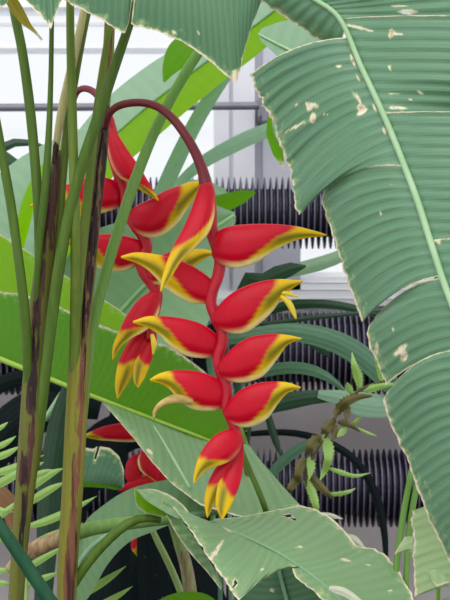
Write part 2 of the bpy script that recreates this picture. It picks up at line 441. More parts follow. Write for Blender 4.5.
# finned heating pipes
FD = 2.66
def finned(yc, rim_px, core_px, label):
    z = zz(yc, FD); x0, x1 = -1.9, 1.9
    t = thing('finned_heating_pipe', label, 'heating pipe', (x0, FD, z), 'finned heating pipes on the wall')
    Rr = rim_px*FD/1500; Rc = core_px*FD/1500; pitch = 6.0*FD/1500
    V, F = [], []; prof = []
    x = -1.15
    while x < 1.15:
        prof += [(x, Rc), (x+pitch*0.36, Rc), (x+pitch*0.60, Rr), (x+pitch*0.76, Rr)]; x += pitch
    ns = 28
    for (px_, r) in prof:
        for k in range(ns):
            a = 2*math.pi*k/ns; V.append((px_, FD+r*math.cos(a), z+r*math.sin(a)))
    for i in range(len(prof)-1):
        for k in range(ns):
            k2 = (k+1) % ns; F.append((i*ns+k, i*ns+k2, (i+1)*ns+k2, (i+1)*ns+k))
    fo = obj('fins', V, F, M['fin'], t, smooth=False)
    fo.data.materials.append(M['fin_rim'])          # bare worn rim of every fin
    for i, pl in enumerate(fo.data.polygons):
        if (i//ns) % 4 == 2: pl.material_index = 1
    V, F = [], []
    for i, xq in enumerate((x0, x1)):
        for k in range(20):
            a = 2*math.pi*k/20; V.append((xq, FD+Rc*0.9*math.cos(a), z+Rc*0.9*math.sin(a)))
    for k in range(20): F.append((k, (k+1) % 20, 20+(k+1) % 20, 20+k))
    F += [tuple(range(20)), tuple(range(20, 40))]
    obj('pipe', V, F, M['pipe'], t)
    for xb in (-1.6, 1.6):
        obj('bracket', *box(xb-0.012, xb+0.012, FD-Rc*0.95, WY-0.004, z-0.02, z+0.02), M['pipe'], t, smooth=False)
finned(213, 36, 24, 'uppermost dark finned heating pipe, level with the highest right-pointing bract')
finned(353, 42, 29, 'middle dark finned heating pipe just below the white sill')
finned(488, 39, 27, 'lowest dark finned heating pipe, behind the small curled fern')
# plain pipe with clamp
t = thing('water_pipe', 'plain thin grey pipe running level across the white glazing', 'pipe', P(-900, 108, 2.72))
tube('pipe_run', [(-900, 112, 2.72, 4), (100, 107, 2.72, 4), (900, 100, 2.72, 4)], M['pipe'], t, n=20, sides=16)
cD = 2.72
obj('clamp', *join(box(xx(259, cD), xx(269, cD), cD-0.018, WY-0.05, zz(117, cD), zz(94, cD)),
                   box(xx(262, cD), xx(280, cD), cD-0.024, cD+0.012, zz(122, cD), zz(110, cD))), M['pipe'], t, smooth=False)

# ================================================================== FLOWERS
RED = np.array(lin((190, 6, 36))); DRED = np.array(lin((150, 4, 28))); YEL = np.array(lin((216, 178, 12))); CRM = np.array(lin((232, 222, 150)))
OLV = np.array(lin((104, 106, 16)))
def ss(x, a, b):
    t = min(1, max(0, (x-a)/(b-a))); return t*t*(3-2*t)
def bract(parent, upper, lower, D0, D1, thick=0.46, ytop=0.75, ylow=0.52, olive=1.0, seed=0, cream=1.0):
    n, m = 64, 36
    U = cr(upper, n); Lo = cr(lower, n)
    V, F, C = [], [], []
    for i in range(n):
        u = i/(n-1)
        c = (U[i]+Lo[i])/2; h = (U[i]-Lo[i])/2
        D = D0+(D1-D0)*u
        wpx = np.linalg.norm(h)
        up = P(c[0]+h[0], c[1]+h[1], D)-P(c[0], c[1], D)
        cc = P(c[0], c[1], D)
        th = thick*wpx*D/1500
        for k in range(m):
            a = 2*math.pi*k/m
            cy, sy = math.cos(a), math.sin(a)
            pinch = 1.0 - 0.30*ss(-cy, 0.3, 1.0)
            # a shallow crease beside the overlapping lower lips
            lip = 1.0 - 0.10*math.exp(-((cy+0.62)/0.12)**2)
            V.append(cc + up*cy*1.0 + np.array((0, -1.0, 0))*th*sy*pinch*lip)
            v = (cy+1)/2
            nz = 0.035*mnoise.noise(Vector((u*6, v*4, seed*2.3+(sy > 0)*9)))
            bnd = ytop - ylow*(1-v)**2.0
            fy = ss(u+nz, bnd-0.035, bnd+0.05)
            col = RED*(1-0.35*ss(u, 0.25, 0.0)) + DRED*0.35*ss(u, 0.25, 0.0)
            fy2 = fy*fy
            col = col*(1-fy) + YEL*fy
            fo = olive*fy*ss(u, 0.46, 0.64)*(1-ss(u, 0.88, 1.0)*0.7)*math.exp(-((v-0.36)/0.2)**2)*0.95
            col = col*(1-fo)+OLV*fo
            fc = cream*ss(0.12-v+nz, -0.05, 0.08)*(1-ss(u, 0.6, 0.85))*ss(u, 0.08, 0.3)
            col = col*(1-fc)+CRM*fc
            C.append(col)
    for i in range(n-1):
        for k in range(m):
            k2 = (k+1) % m; F.append((i*m+k, (i+1)*m+k, (i+1)*m+k2, i*m+k2))
    F.append(tuple(range(m))); F.append(tuple((n-1)*m+k for k in reversed(range(m))))
    return obj('bract', V, F, M['bract'], parent, cols=C)

def floret(parent, pts, mat):
    return tube('floret', pts, mat, parent, n=14, sides=8)

# ---- the main flower
FA = 1.50
f1 = thing('heliconia_flower', 'large red and yellow hanging heliconia flower in front, on a long arching maroon stalk', 'flower', P(110, 112, 1.525), 'hanging heliconia flowers')
tube('flower_stalk', [(105, 128, 1.535, 3.2), (110, 113, 1.525, 3.6), (121, 105, 1.52, 3.9), (140, 102.5, 1.515, 4.0), (158, 107, 1.51, 4.2), (173, 119, 1.505, 4.5), (186, 136, 1.5, 4.8), (196, 154, 1.5, 5.2), (203, 172, 1.5, 5.8), (206, 186, 1.5, 7.0)], M['peduncle'], f1, n=60, sides=14)
tube('axis', [(205, 180, 1.5, 5.6), (207, 192, 1.5, 8.2), (209, 212, 1.505, 8.1), (211, 228, 1.505, 7.0), (216, 243, 1.505, 6.8), (220, 258, 1.505, 6.2), (218, 276, 1.505, 6.0), (212, 292, 1.505, 5.8), (211, 304, 1.505, 5.8), (216, 318, 1.505, 5.8), (222, 332, 1.505, 5.8), (222, 344, 1.505, 6.0), (218, 356, 1.505, 5.8), (219, 368, 1.505, 5.5), (225, 382, 1.505, 5.8), (227, 394, 1.505, 5.5), (226, 406, 1.505, 5.4), (231, 420, 1.505, 5.2), (237, 434, 1.505, 5.0), (240, 445, 1.505, 4.8)], M['rachis'], f1, n=110, sides=14)
# right-hand bracts
bract(f1, [(210, 246), (214, 236), (226, 227), (250, 224), (275, 224), (295, 226), (312, 230), (327, 234.5)],
          [(211, 247), (213, 258), (224, 266), (240, 268), (257, 262), (276, 250), (298, 240), (327, 235.5)], 1.50, 1.485, seed=1)
b = bract(f1, [(212, 318), (216, 309), (228, 296), (243, 287), (262, 281), (280, 279), (303, 280.5)],
          [(212, 320), (216, 327), (229, 333), (244, 333), (258, 325), (272, 312), (286, 294), (303, 281.5)], 1.50, 1.485, seed=2)
floret(b, [(281, 296, 1.488, 2.5), (288, 302, 1.484, 3.2), (293, 311, 1.482, 2.8), (296, 319, 1.48, 0.8)], M['floret'])
floret(b, [(280, 292, 1.488, 2.2), (289, 294, 1.484, 2.2), (298, 297, 1.482, 0.6)], M['floret'])
bract(f1, [(216, 367), (222, 358), (236, 345), (250, 337), (268, 334), (285, 334.5), (302, 338)],
          [(217, 369), (221, 377), (232, 382), (248, 382), (263, 376), (276, 361), (288, 345), (302, 339)], 1.50, 1.485, seed=3)
bract(f1, [(223, 411), (230, 400), (242, 389), (258, 383), (275, 381.5), (288, 382.5), (301, 387)],
          [(223, 413), (228, 421), (240, 427), (254, 426), (268, 418), (278, 404), (288, 393), (301, 388)], 1.50, 1.485, seed=4)
# left-hand bracts
bract(f1, [(218, 292), (212, 280), (198, 269), (182, 261), (165, 256), (148, 253), (134, 252.5), (121, 256)],
          [(217, 295), (208, 303), (192, 303), (178, 297), (164, 287), (151, 273), (138, 264), (121, 258)], 1.51, 1.49, seed=5, ytop=0.62)
b = bract(f1, [(222, 346), (216, 334), (204, 325), (190, 320), (174, 317), (158, 316), (146, 316.5), (133, 321)],
          [(221, 348), (212, 357), (198, 358), (184, 355), (170, 346), (159, 335), (148, 328), (133, 323)], 1.51, 1.49, seed=6)
b = bract(f1, [(229, 394), (222, 382), (210, 375), (196, 371), (182, 370), (168, 371), (158, 374), (150, 379)],
          [(228, 398), (220, 409), (207, 411), (192, 409), (179, 401), (170, 390), (161, 384), (150, 381)], 1.51, 1.49, seed=7)
floret(b, [(192, 402, 1.49, 3.0), (177, 399, 1.485, 5.0), (163, 403, 1.482, 3.4), (155, 411, 1.48, 2.2), (154, 420, 1.48, 0.6)], M['floret_old'])
# top bract, pointing down towards the viewer
bract(f1, [(200, 184), (195, 198), (190, 212), (183, 228), (174, 245), (166, 264), (162, 278), (160, 291)],
          [(212, 184), (215, 200), (214, 218), (208, 234), (195, 248), (181, 262), (171, 278), (161, 292)], 1.49, 1.455, thick=0.6, seed=8, ytop=0.62, ylow=0.42, cream=0.5)
# last bracts at the bottom
bract(f1, [(240, 432), (232, 429), (220, 432), (209, 441), (200, 454), (195, 468), (193, 483)],
          [(243, 437), (241, 448), (234, 458), (224, 464), (212, 468), (203, 473), (194, 484)], 1.50, 1.48, seed=9, ytop=0.66, ylow=0.3, cream=0.2)
bract(f1, [(240, 440), (230, 452), (217, 466), (209, 480), (205, 494), (204.5, 506), (207, 518)],
          [(243, 442), (240, 458), (233, 472), (226, 484), (219, 495), (213, 507), (207.5, 518)], 1.51, 1.495, seed=10, ytop=0.62, ylow=0.25, cream=0.1)
bract(f1, [(243, 440), (244, 452), (243, 466), (241, 480), (236, 495), (230, 508), (222.5, 520)],
          [(238, 442), (230, 454), (224, 466), (219, 480), (216, 494), (216, 507), (222, 520)], 1.515, 1.485, seed=11, ytop=0.66, ylow=0.22, cream=0.1)

# ---- the second flower behind the stalks
f2 = thing('heliconia_flower', 'red and yellow hanging heliconia flower partly hidden behind the left stalks', 'flower', P(80, 92, 1.70), 'hanging heliconia flowers')
D2 = 1.66
tube('flower_stalk', [(72, 104, 1.72, 3.2), (77, 92, 1.71, 3.3), (85, 88.5, 1.70, 3.4), (95, 93, 1.69, 3.6), (104, 106, 1.68, 4), (110, 122, 1.67, 5)], M['peduncle'], f2, n=40)
tube('axis', [(109, 116, D2, 4), (112, 140, D2+.005, 7.5), (117, 168, D2+.005, 6.2), (124, 190, D2+.005, 5.5), (126, 208, D2+.005, 5.5), (134, 224, D2+.005, 5.8), (143, 236, D2+.005, 6.0), (147, 248, D2+.005, 5.5), (141, 260, D2+.005, 5.5), (143, 272, D2+.005, 5.5), (152, 284, D2+.005, 5.8), (157, 296, D2+.005, 5.8), (153, 320, D2+.005, 5.0), (150, 340, D2+.005, 4.5)], M['rachis'], f2, n=80)
bract(f2, [(110, 122), (117, 133), (126, 147), (135, 160), (144, 174), (151, 186), (159, 200)],
          [(107, 126), (107, 145), (111, 164), (119, 177), (131, 184), (143, 192), (158, 201)], D2, D2-.02, thick=0.6, seed=21, ytop=0.9, ylow=0.4, cream=.4)
bract(f2, [(125, 194), (118, 183), (104, 177), (86, 178), (70, 183), (52, 193), (30, 205)],
          [(125, 197), (117, 208), (103, 213), (86, 216), (68, 214), (50, 210), (30, 207)], D2+.01, D2-.01, seed=22, ytop=0.66)
bract(f2, [(127, 215), (136, 206), (150, 199), (164, 191), (178, 186), (190, 182), (205, 180)],
          [(128, 219), (136, 232), (149, 238), (163, 235), (177, 224), (188, 208), (205, 182)], D2, D2-.01, seed=23, ytop=0.72, ylow=0.42)
bract(f2, [(147, 252), (140, 241), (126, 236), (110, 234), (94, 235), (80, 237), (65, 240)],
          [(146, 255), (138, 265), (124, 271), (110, 272), (96, 267), (82, 255), (65, 242)], D2+.01, D2-.01, seed=24, ytop=0.72)
bract(f2, [(146, 272), (152, 262), (164, 254), (178, 250), (192, 249), (203, 249), (215, 252)],
          [(146, 275), (154, 284), (166, 284), (178, 279), (190, 270), (203, 260), (215, 254)], D2, D2-.01, seed=25, ytop=0.6)
bract(f2, [(158, 290), (148, 293), (137, 301), (127, 315), (119, 331), (113, 346), (112, 359)],
          [(160, 294), (160, 308), (155, 321), (145, 331), (132, 338), (121, 347), (113, 360)], D2, D2-.02, seed=26, ytop=0.66, ylow=0.35)
bract(f2, [(146, 325), (135, 334), (126, 346), (119, 360), (116, 373), (115, 386), (117, 398)],
          [(150, 330), (147, 344), (142, 356), (136, 367), (131, 378), (124, 389), (118, 399)], D2+.01, D2-.005, seed=27, ytop=0.58, ylow=0.25, cream=.2)
bract(f2, [(155, 325), (157, 338), (155, 350), (151, 362), (147, 373), (143, 381), (138, 388)],
          [(147, 330), (142, 342), (137, 353), (134, 364), (133, 374), (134, 382), (138, 388)], D2+.015, D2-.01, seed=28, ytop=0.62, ylow=0.25, cream=.2)
floret(f2, [(152, 335, D2-.005, 2.0), (154, 344, D2-.012, 3), (153, 355, D2-.015, 0.8)], M['floret'])

# ---- far flower in the shade at the bottom left
f3 = thing('heliconia_flower', 'small distant red heliconia flower in deep shade under the folded leaf', 'flower', P(150, 420, 2.15), 'hanging heliconia flowers')
D3 = 2.15
tube('flower_stalk', [(206, 300+CAMZ*1500/D3, D3, 3), (206, 620, D3, 3), (204, 480, D3, 3), (196, 440, D3, 3), (180, 430, D3, 3), (160, 412, D3, 3), (150, 424, D3, 3)], M['peduncle'], f3, n=60, sides=10)
tube('axis', [(152, 416, D3, 3), (149, 424, D3, 3), (146, 445, D3, 3), (140, 470, D3, 3), (148, 492, D3, 3), (138, 520, D3, 3), (134, 540, D3, 2.5)], M['rachis'], f3, n=50, sides=10)
bract(f3, [(150, 432), (138, 424), (122, 423), (105, 426), (94, 430), (84, 435)], [(150, 436), (140, 441), (124, 442), (110, 441), (98, 440), (84, 437)], D3, D3, seed=31, ytop=.88, ylow=.25)
bract(f3, [(146, 446), (150, 452), (156, 460), (160, 468), (160, 474), (157, 482)], [(143, 448), (138, 458), (139, 468), (144, 474), (150, 478), (157, 483)], D3-.02, D3-.03, seed=32, ytop=1.2)
bract(f3, [(144, 455), (136, 454), (128, 460), (125, 470), (126, 478), (132, 487)], [(146, 460), (148, 470), (144, 479), (140, 484), (136, 487), (132, 488)], D3-.01, D3-.02, seed=33, ytop=1.2)
bract(f3, [(118, 489), (130, 481), (145, 476), (160, 472), (175, 470), (190, 472)], [(118, 492), (130, 492), (146, 492), (160, 490), (175, 482), (190, 474)], D3-.02, D3-.02, seed=34, ytop=1.2)
bract(f3, [(141, 522), (136, 528), (132, 536), (131, 543), (132, 550), (137, 556)], [(143, 526), (144, 534), (143, 540), (142, 546), (140, 551), (137, 557)], D3, D3, seed=35, ytop=.8)

# ================================================================== STALKS
def ground(pts):
    """carry a stalk on down to the soil"""
    x, y, D, r = pts[-1]
    dx = (pts[-1][0]-pts[-2][0])/(pts[-1][1]-pts[-2][1]+1e-6)
    yg = 300 + CAMZ*1500/D
    x2 = x + dx*60
    return list(pts) + [(x2, y+80, D, r*1.03), (x2+6, (y+yg)/2+60, D, r*1.1), (x2+8, yg, D, r*1.25)]
def stalk(name, label, pts, mat, stain=None, ng=True, group='stalks at the left', **kw):
    p = ground(pts) if ng else pts
    o = tube(name, p, mat, None, n=90, sides=20, stain=stain or [], origin=P(p[-1][0], p[-1][1], p[-1][2]))
    return tag(o, label, 'stalk', group)

# the cane carrying the front flower, with the leaf stalks that grow out of it
t = thing('heliconia_plant', 'olive clump with a brown sheath strip, the right one of two thick canes', 'plant', P(75, 300+CAMZ*1500/1.54, 1.54), 'heliconia clumps at the left')
pts = ground([(112, -40, 1.545, 5), (109, 40, 1.545, 5.5), (105, 90, 1.545, 6.5), (100, 140, 1.545, 7), (95, 190, 1.545, 7.2), (89, 260, 1.545, 8.0), (82, 320, 1.545, 9.5), (77, 400, 1.545, 11), (73, 480, 1.545, 10.8), (68, 560, 1.545, 10.2), (66, 620, 1.545, 10)])
tube('cane', pts, M['stem_olive'], t, n=150, sides=28, stain=[(20, 110, 0.3, .8, .45), (320, 450, 0.45, .4, .6), (385, 440, 0.2, .35, .55), (440, 560, 0.35, .5, .6), (520, 640, 0.3, .8, .68), (600, 1200, 0, 2, .5)])
sh = [(108, 105, 1.537, 2.0), (105, 130, 1.537, 4.2), (101, 165, 1.536, 5.4), (97, 200, 1.536, 5.4), (93, 240, 1.535, 5.0), (88, 290, 1.535, 4.4), (85, 325, 1.535, 3.2), (82, 362, 1.536, 1.0)]
o = tube('withered_sheath', sh, M['stem_dark'], t, n=90, sides=20, stain=[(100, 370, 0.3, 1.8, .52)]); o['label'] = 'blackish withered sheath strip'
def part_stalk(root, pts, mat, stain=None):
    return tube('leaf_stalk', pts, M[mat], root, n=80, sides=18, stain=stain or [])
part_stalk(t, [(112, 15, 1.525, 2.5), (104, 60, 1.525, 3.4), (97, 110, 1.525, 4), (91, 165, 1.525, 4.2), (84, 230, 1.525, 5), (78, 290, 1.527, 5.5), (75, 335, 1.535, 5), (74, 380, 1.55, 3)], 'stem_mid')
part_stalk(t, [(70, -30, 1.495, 3.8), (70.5, 40, 1.495, 4.2), (72, 100, 1.495, 4.6), (73.5, 160, 1.495, 4.8), (75, 220, 1.498, 5), (75.5, 270, 1.51, 5), (75, 330, 1.53, 5.4), (74, 390, 1.545, 5), (73, 440, 1.553, 3)], 'stem_mid')
part_stalk(t, [(225, 5, 1.57, 4.5), (205, 42, 1.57, 5), (186, 72, 1.57, 5.2), (168, 104, 1.57, 5.2), (150, 142, 1.57, 5.4), (133, 186, 1.57, 5.6), (119, 228, 1.57, 5.6), (107, 268, 1.57, 5.6), (97, 306, 1.567, 5.6), (90, 345, 1.56, 5.4), (84, 400, 1.555, 5.2), (78, 470, 1.55, 4)], 'stem_light')

t = thing('heliconia_plant', 'green and brown clump at the far left, the left one of two thick canes', 'plant', P(20, 300+CAMZ*1500/1.52, 1.52), 'heliconia clumps at the left')
pts = ground([(57, 150, 1.53, 4.0), (52, 200, 1.53, 6.5), (46, 250, 1.53, 8.5), (40, 300, 1.53, 10), (36, 350, 1.53, 11), (33, 400, 1.53, 12), (28, 460, 1.53, 11), (22, 520, 1.53, 9), (18, 570, 1.53, 8), (15, 620, 1.53, 8)])
tube('cane', pts, M['stem_brown'], t, n=150, sides=28, stain=[(140, 262, 0.0, 1.5, .60), (250, 420, -0.05, .62, .66), (390, 480, 0.15, .5, .62), (445, 492, -0.1, .8, .72), (480, 560, 0.2, .45, .58), (600, 1200, 0, 2, .5)])
o = tube('dry_sheath', [(88, -10, 1.53, 3.5), (80, 30, 1.53, 4.0), (70, 75, 1.53, 4.6), (62, 110, 1.528, 4.4), (57, 140, 1.527, 3.6), (54, 165, 1.527, 2.0)], M['tan'], t, n=50, sides=16, stain=[(138, 175, 0, 2, .8)]); o['label'] = 'pale tan dry sheath'
part_stalk(t, [(92, -10, 1.54, 4.5), (84, 25, 1.54, 4.5), (74, 80, 1.54, 4.6), (67, 130, 1.54, 4.4), (62, 180, 1.54, 4.6), (57, 240, 1.542, 5), (50, 300, 1.545, 5.5), (44, 360, 1.545, 5)], 'stem_mid')
part_stalk(t, [(9, -30, 1.51, 4.6), (14, 10, 1.51, 4.7), (22, 50, 1.51, 4.8), (29, 100, 1.51, 5), (34, 150, 1.51, 5), (38, 205, 1.512, 5), (39, 250, 1.525, 4.6), (38, 300, 1.54, 4), (36, 350, 1.545, 4)], 'stem')
part_stalk(t, [(-14, 70, 1.50, 4), (-4, 120, 1.50, 4.4), (3, 160, 1.50, 4.6), (11, 205, 1.50, 4.8), (18, 255, 1.50, 4.8), (24, 305, 1.505, 5), (27, 350, 1.515, 5), (28, 400, 1.53, 4.5), (27, 450, 1.54, 4)], 'stem')
part_stalk(t, [(52, -20, 1.50, 2.4), (51.5, 40, 1.50, 2.4), (50.5, 90, 1.50, 2.7), (48.5, 140, 1.50, 3.4), (45, 190, 1.50, 4), (40, 240, 1.51, 3.8), (37, 285, 1.52, 3.4), (35, 330, 1.53, 3)], 'stem')
part_stalk(t, [(146, -30, 1.47, 4.4), (130, 22, 1.475, 4.6), (113, 72, 1.48, 5.2), (97, 120, 1.485, 5.6), (82, 165, 1.49, 5.6), (69, 215, 1.495, 5.6), (60, 262, 1.50, 5.8), (53, 310, 1.51, 5.8), (47, 360, 1.515, 5.5), (41, 415, 1.525, 5), (35, 470, 1.54, 4)], 'stem')

# ================================================================== LARGE LEAVES
def leaf(name, label, base, group=None, cat='leaf'):
    return thing(name, label, cat, P(*base), group)

# ---- big torn leaf at the right, nearest to the camera
t = leaf('broad_leaf', 'huge torn blue-green leaf hanging down the right side, scarred, with pale midrib', (296, -10, 1.34), 'broad heliconia leaves')
bl = Blade()
MR = cr([(285, -22, 1.345), (316, 0, 1.34), (335, 13, 1.335), (346, 30, 1.33), (360, 64, 1.322), (376, 98, 1.312), (391, 132, 1.302), (406, 170, 1.292), (418, 202, 1.282), (430, 240, 1.272), (443, 280, 1.262), (466, 345, 1.25), (490, 440, 1.238), (505, 590, 1.23)], 400)
def mid(y0, y1):
    return MR[(MR[:, 1] >= y0) & (MR[:, 1] <= y1)]
bl.patch(mid(-30, 29), [(250, -10, 1.37), (264, 3, 1.37), (278, 13, 1.37), (296, 24, 1.365), (318, 40, 1.365), (338, 54, 1.36)], arch=0, bulge=0.006, dry_edge=2.4, dry_ends=(0, 2), ripple=.0006, period=11, seed=1, jag=1)
bl.patch(mid(37, 166.5),
         [(249, 75, 1.385), (256, 90, 1.385), (263, 104, 1.385), (273, 122, 1.385), (279, 142, 1.38), (289, 168, 1.38), (293, 190, 1.375), (298, 216, 1.37), (314, 200, 1.36), (324, 189, 1.355)],
         arch=-9, bulge=0.012, u0=60, dry_edge=3.6, dry_ends=(2, 1.6), ripple=.0009, seed=2, jag=2.4,
         scars=[(312, 105, 6, 2, 20), (309, 107, 2, 3, 0), (313, 118, 2.5, 4, 10), (357, 98, 8, 1.2, 62), (361, 108, 3.4, 3, 0), (362, 112, 5, 1.6, -30), (352, 57, 11, 1, 76), (360, 80, 6, 1, 60), (375, 108, 4, .9, 60), (338, 66, 2.4, 1.3, 0), (384, 132, 4, .9, 75), (296, 105, 2.4, 1.2, 0), (326, 114, 3, .8, 0), (295, 127, 10, 1.2, -28)])
bl.patch(mid(164.8, 277.6),
         [(324, 186.5, 1.364), (321, 203, 1.36), (328, 222, 1.357), (336, 245, 1.352), (343, 268, 1.348), (351, 292, 1.345), (358, 311, 1.34), (362, 322, 1.335), (364, 320, 1.335)],
         arch=-8, bulge=0.012, u0=195, dry_edge=3, dry_ends=(2, 2), ripple=.0009, seed=3, jag=1.2, scars=[(380, 212, 2.6, .8, 60), (422, 228, 2.6, .9, 60), (345, 262, 1.6, .8, 60), (390, 185, 2, .7, 70)])
bl.patch(mid(276.6, 348.2),
         [(378, 313.5, 1.342), (367, 328, 1.335), (368, 343, 1.335), (374, 356, 1.332), (381, 372, 1.33), (386, 385, 1.33)],
         arch=-7, bulge=0.010, u0=315, dry_edge=3, dry_ends=(2, 1.8), ripple=.0009, seed=4, jag=1.2, scars=[(400, 350, 7, 2.4, -40), (404, 356, 3, 4, 20), (393, 330, 2, .8, 60), (376, 350, 1.6, 6, 10)])
bl.patch(mid(349, 600),
         [(390, 389, 1.33), (383, 399, 1.33), (386, 415, 1.328), (396, 436, 1.325), (408, 462, 1.32), (417, 488, 1.315), (426, 512, 1.31), (438, 538, 1.305), (452, 566, 1.30), (470, 600, 1.30)],
         arch=-12, bulge=0.012, u0=390, dry_edge=3, dry_ends=(2.5, 0), ripple=.0009, seed=5, jag=1.0)
# right half
bl.patch(mid(-30, 19.5), [(380, -90, 1.31), (430, -50, 1.30), (490, -10, 1.285), (500, 20, 1.284)], bulge=0.004, dry_edge=0, dry_ends=(0, 1.2), ripple=.0009, seed=6,
         holes=[(406, 12, 6, 1.6, 0)], scars=[(400, 6, 6, .9, 0), (408, 12, 8, 2, 0)])
bl.patch(mid(17.5, 114.5),
         [(500, 17.0, 1.28), (500, 50, 1.275), (500, 85, 1.275), (500, 119, 1.300)], arch=-3, bulge=0.006, u0=40, dry_edge=0, dry_ends=(1.4, 1.5), ripple=.0009, seed=7,
         scars=[(391, 33, 2, 4.5, 10), (396, 34, 5, 1.3, 0), (360, 28, 11, 1.2, 14), (421, 93, 3.4, 1.1, 30), (395, 94, 5, .9, 5), (390, 68, 1, 2.6, 0), (398, 108, 7, 1.4, 3), (411, 100, 1.5, 1, 0)])
bl.patch(mid(112.5, 242.5),
         [(500, 115, 1.272), (502, 155, 1.265), (505, 195, 1.255), (510, 243, 1.253)], arch=-3, bulge=0.006, u0=150, dry_edge=0, dry_ends=(2.2, 1.5), ripple=.0009, seed=8)
bl.patch(mid(240, 600),
         [(515, 240, 1.25), (525, 290, 1.24), (540, 350, 1.23), (550, 420, 1.22), (560, 520, 1.22)], arch=-3, bulge=0.006, u0=280, dry_edge=0, dry_ends=(2, 0), ripple=.0009, seed=9, scars=[(440, 236, 2, 8, 10)])
bl.build(M['big'], t)
tube('midrib', [(x, y, D-.003, 2.5+min(1, max(0, y/200))) for x, y, D in MR[::8]], M['midrib'], t, n=90)

# ---- leaf hanging over the top centre
t = leaf('broad_leaf', 'green leaf with browned cut edge hanging over the top of the stalks', (180, -62, 1.40), 'broad heliconia leaves')
bl = Blade()
bl.patch([(70, -70, 1.42), (100, -68, 1.42), (140, -66, 1.415)], [(60, -4, 1.40), (70, 4, 1.395), (84, 11, 1.395), (100, 19, 1.395), (114, 28, 1.395), (125, 34, 1.395), (129, 22, 1.40)], bulge=.01, dry_edge=3.5, dry_ends=(0, 1.5), ripple=.0006, period=7, seed=11, jag=1.2)
bl.patch([(142, -66, 1.415), (180, -64, 1.41), (220, -63, 1.405), (270, -62, 1.40), (285, -62, 1.40)],
         [(131, 24, 1.395), (135, 27, 1.39), (150, 29, 1.39), (166, 35, 1.387), (182, 42, 1.385), (198, 52, 1.383), (212, 63, 1.38), (224, 74, 1.378), (236, 84, 1.376), (240, 72, 1.378), (244, 52, 1.38), (252, 26, 1.385), (262, 0, 1.39)], bulge=.012, u0=80, dry_edge=3.5, dry_ends=(1.5, 0), ripple=.0006, period=7, seed=12, jag=1.3,
         scars=[(236, 78, 4, 6, 0), (174, 33, 2, 2, 0), (198, 33, 1.5, 1.5, 0)])
bl.build(M['top'], t)
tube('midrib', [(60, -74, 1.42, 4), (140, -68, 1.413, 4), (220, -65, 1.403, 4), (290, -63, 1.398, 4)], M['midrib'], t, n=20)

t = leaf('broad_leaf', 'leaf end with a brown pointed tip hanging in the upper left corner', (30, -62, 1.41), 'broad heliconia leaves')
bl = Blade()
bl.patch([(-20, -60, 1.42), (10, -60, 1.42), (30, -60, 1.42)], [(-20, 2, 1.41), (-6, 6, 1.41), (4, 7, 1.41), (8, 1, 1.41)], dry_edge=3, ripple=.0006, period=7, seed=13, jag=1)
bl.patch([(18, -60, 1.42), (45, -60, 1.42), (72, -60, 1.42)], [(22, -4, 1.40), (32, 8, 1.40), (41, 16, 1.40), (47, 23, 1.40), (51, 30, 1.40), (53, 22, 1.40), (60, 4, 1.40), (66, -10, 1.40)], dry_edge=4, ripple=.0006, period=7, seed=14, jag=1, scars=[(50, 26, 3, 4, 0)])
bl.build(M['top'], t)
tube('midrib', [(-30, -62, 1.42, 3.5), (30, -61, 1.42, 3.5), (80, -60, 1.42, 3.5)], M['midrib'], t, n=12)
o = strap('withered_leaf_tip', [(2, -25, 1.45, 10), (8, -6, 1.45, 11), (16, 8, 1.45, 12), (24, 20, 1.45, 9), (30, 27, 1.45, 5), (36, 33, 1.45, 3), (42, 40, 1.45, 2.4)], M['wither'], None, 'yellow and brown withered leaf tip behind the stalk at the upper left corner', 'leaf', tipdry=26)

# ---- bright backlit leaf across the upper middle
t = leaf('broad_leaf', 'long diagonal leaf behind the stalks at the top centre, half pale, half painted backlit', (30, 275, 1.95), 'broad heliconia leaves')
mB = [(34, 262, 1.95), (60, 205, 1.95), (90, 160, 1.94), (125, 125, 1.93), (165, 92, 1.92), (205, 62, 1.91), (245, 32, 1.90), (300, -10, 1.90)]
b1 = Blade(); b1.patch(mB, [(34, 255, 1.97), (46, 190, 2.0), (72, 140, 2.02), (105, 100, 2.02), (150, 64, 2.02), (195, 38, 2.0), (240, 12, 1.97), (295, -14, 1.92)], bulge=.01, dry_edge=0, seed=15, straight=False)
o = b1.build(M['pale'], t, 'frontlit_blade_half'); o['label'] = 'half of the blade painted pale as if lit from the front'
b2 = Blade(); b2.patch(mB, [(60, 272, 1.9), (85, 225, 1.88), (112, 178, 1.87), (150, 143, 1.86), (195, 104, 1.86), (235, 72, 1.86), (272, 42, 1.87), (310, 0, 1.9)], bulge=.01, dry_edge=0, seed=16, straight=False)
o = b2.build(M['backlit'], t, 'backlit_blade_half'); o['label'] = 'half of the blade painted bright as if lit from behind'  # one leaf in two colours, reflected and transmitted light painted into its halves
tube('midrib', [(20, 300, 1.95, 3)]+[(a, b_, c-.004, 2.0) for a, b_, c in mB], M['midrib_grey'], t, n=50)

# ---- backlit leaf pair at the left, and its folded pale half
t = leaf('broad_leaf', 'bright yellow-green leaf edge above the larger green leaf behind the left canes', (-20, 330, 1.86), 'broad heliconia leaves')
bl = Blade(); bl.patch([(-30, 330, 1.86), (40, 345, 1.85), (110, 370, 1.84), (180, 398, 1.84)], [(-30, 218, 1.9), (10, 240, 1.9), (50, 266, 1.89), (90, 291, 1.88), (125, 314, 1.87), (150, 340, 1.85), (180, 385, 1.84)], bulge=.006, dry_edge=2.0, period=12, seed=17, straight=False)
bl.build(M['backlit'], t)
tube('midrib', [(-40, 328, 1.865, 2.5), (40, 346, 1.855, 2.4), (110, 371, 1.845, 2.2), (182, 400, 1.845, 1)], M['midrib_yellow'], t, n=24)

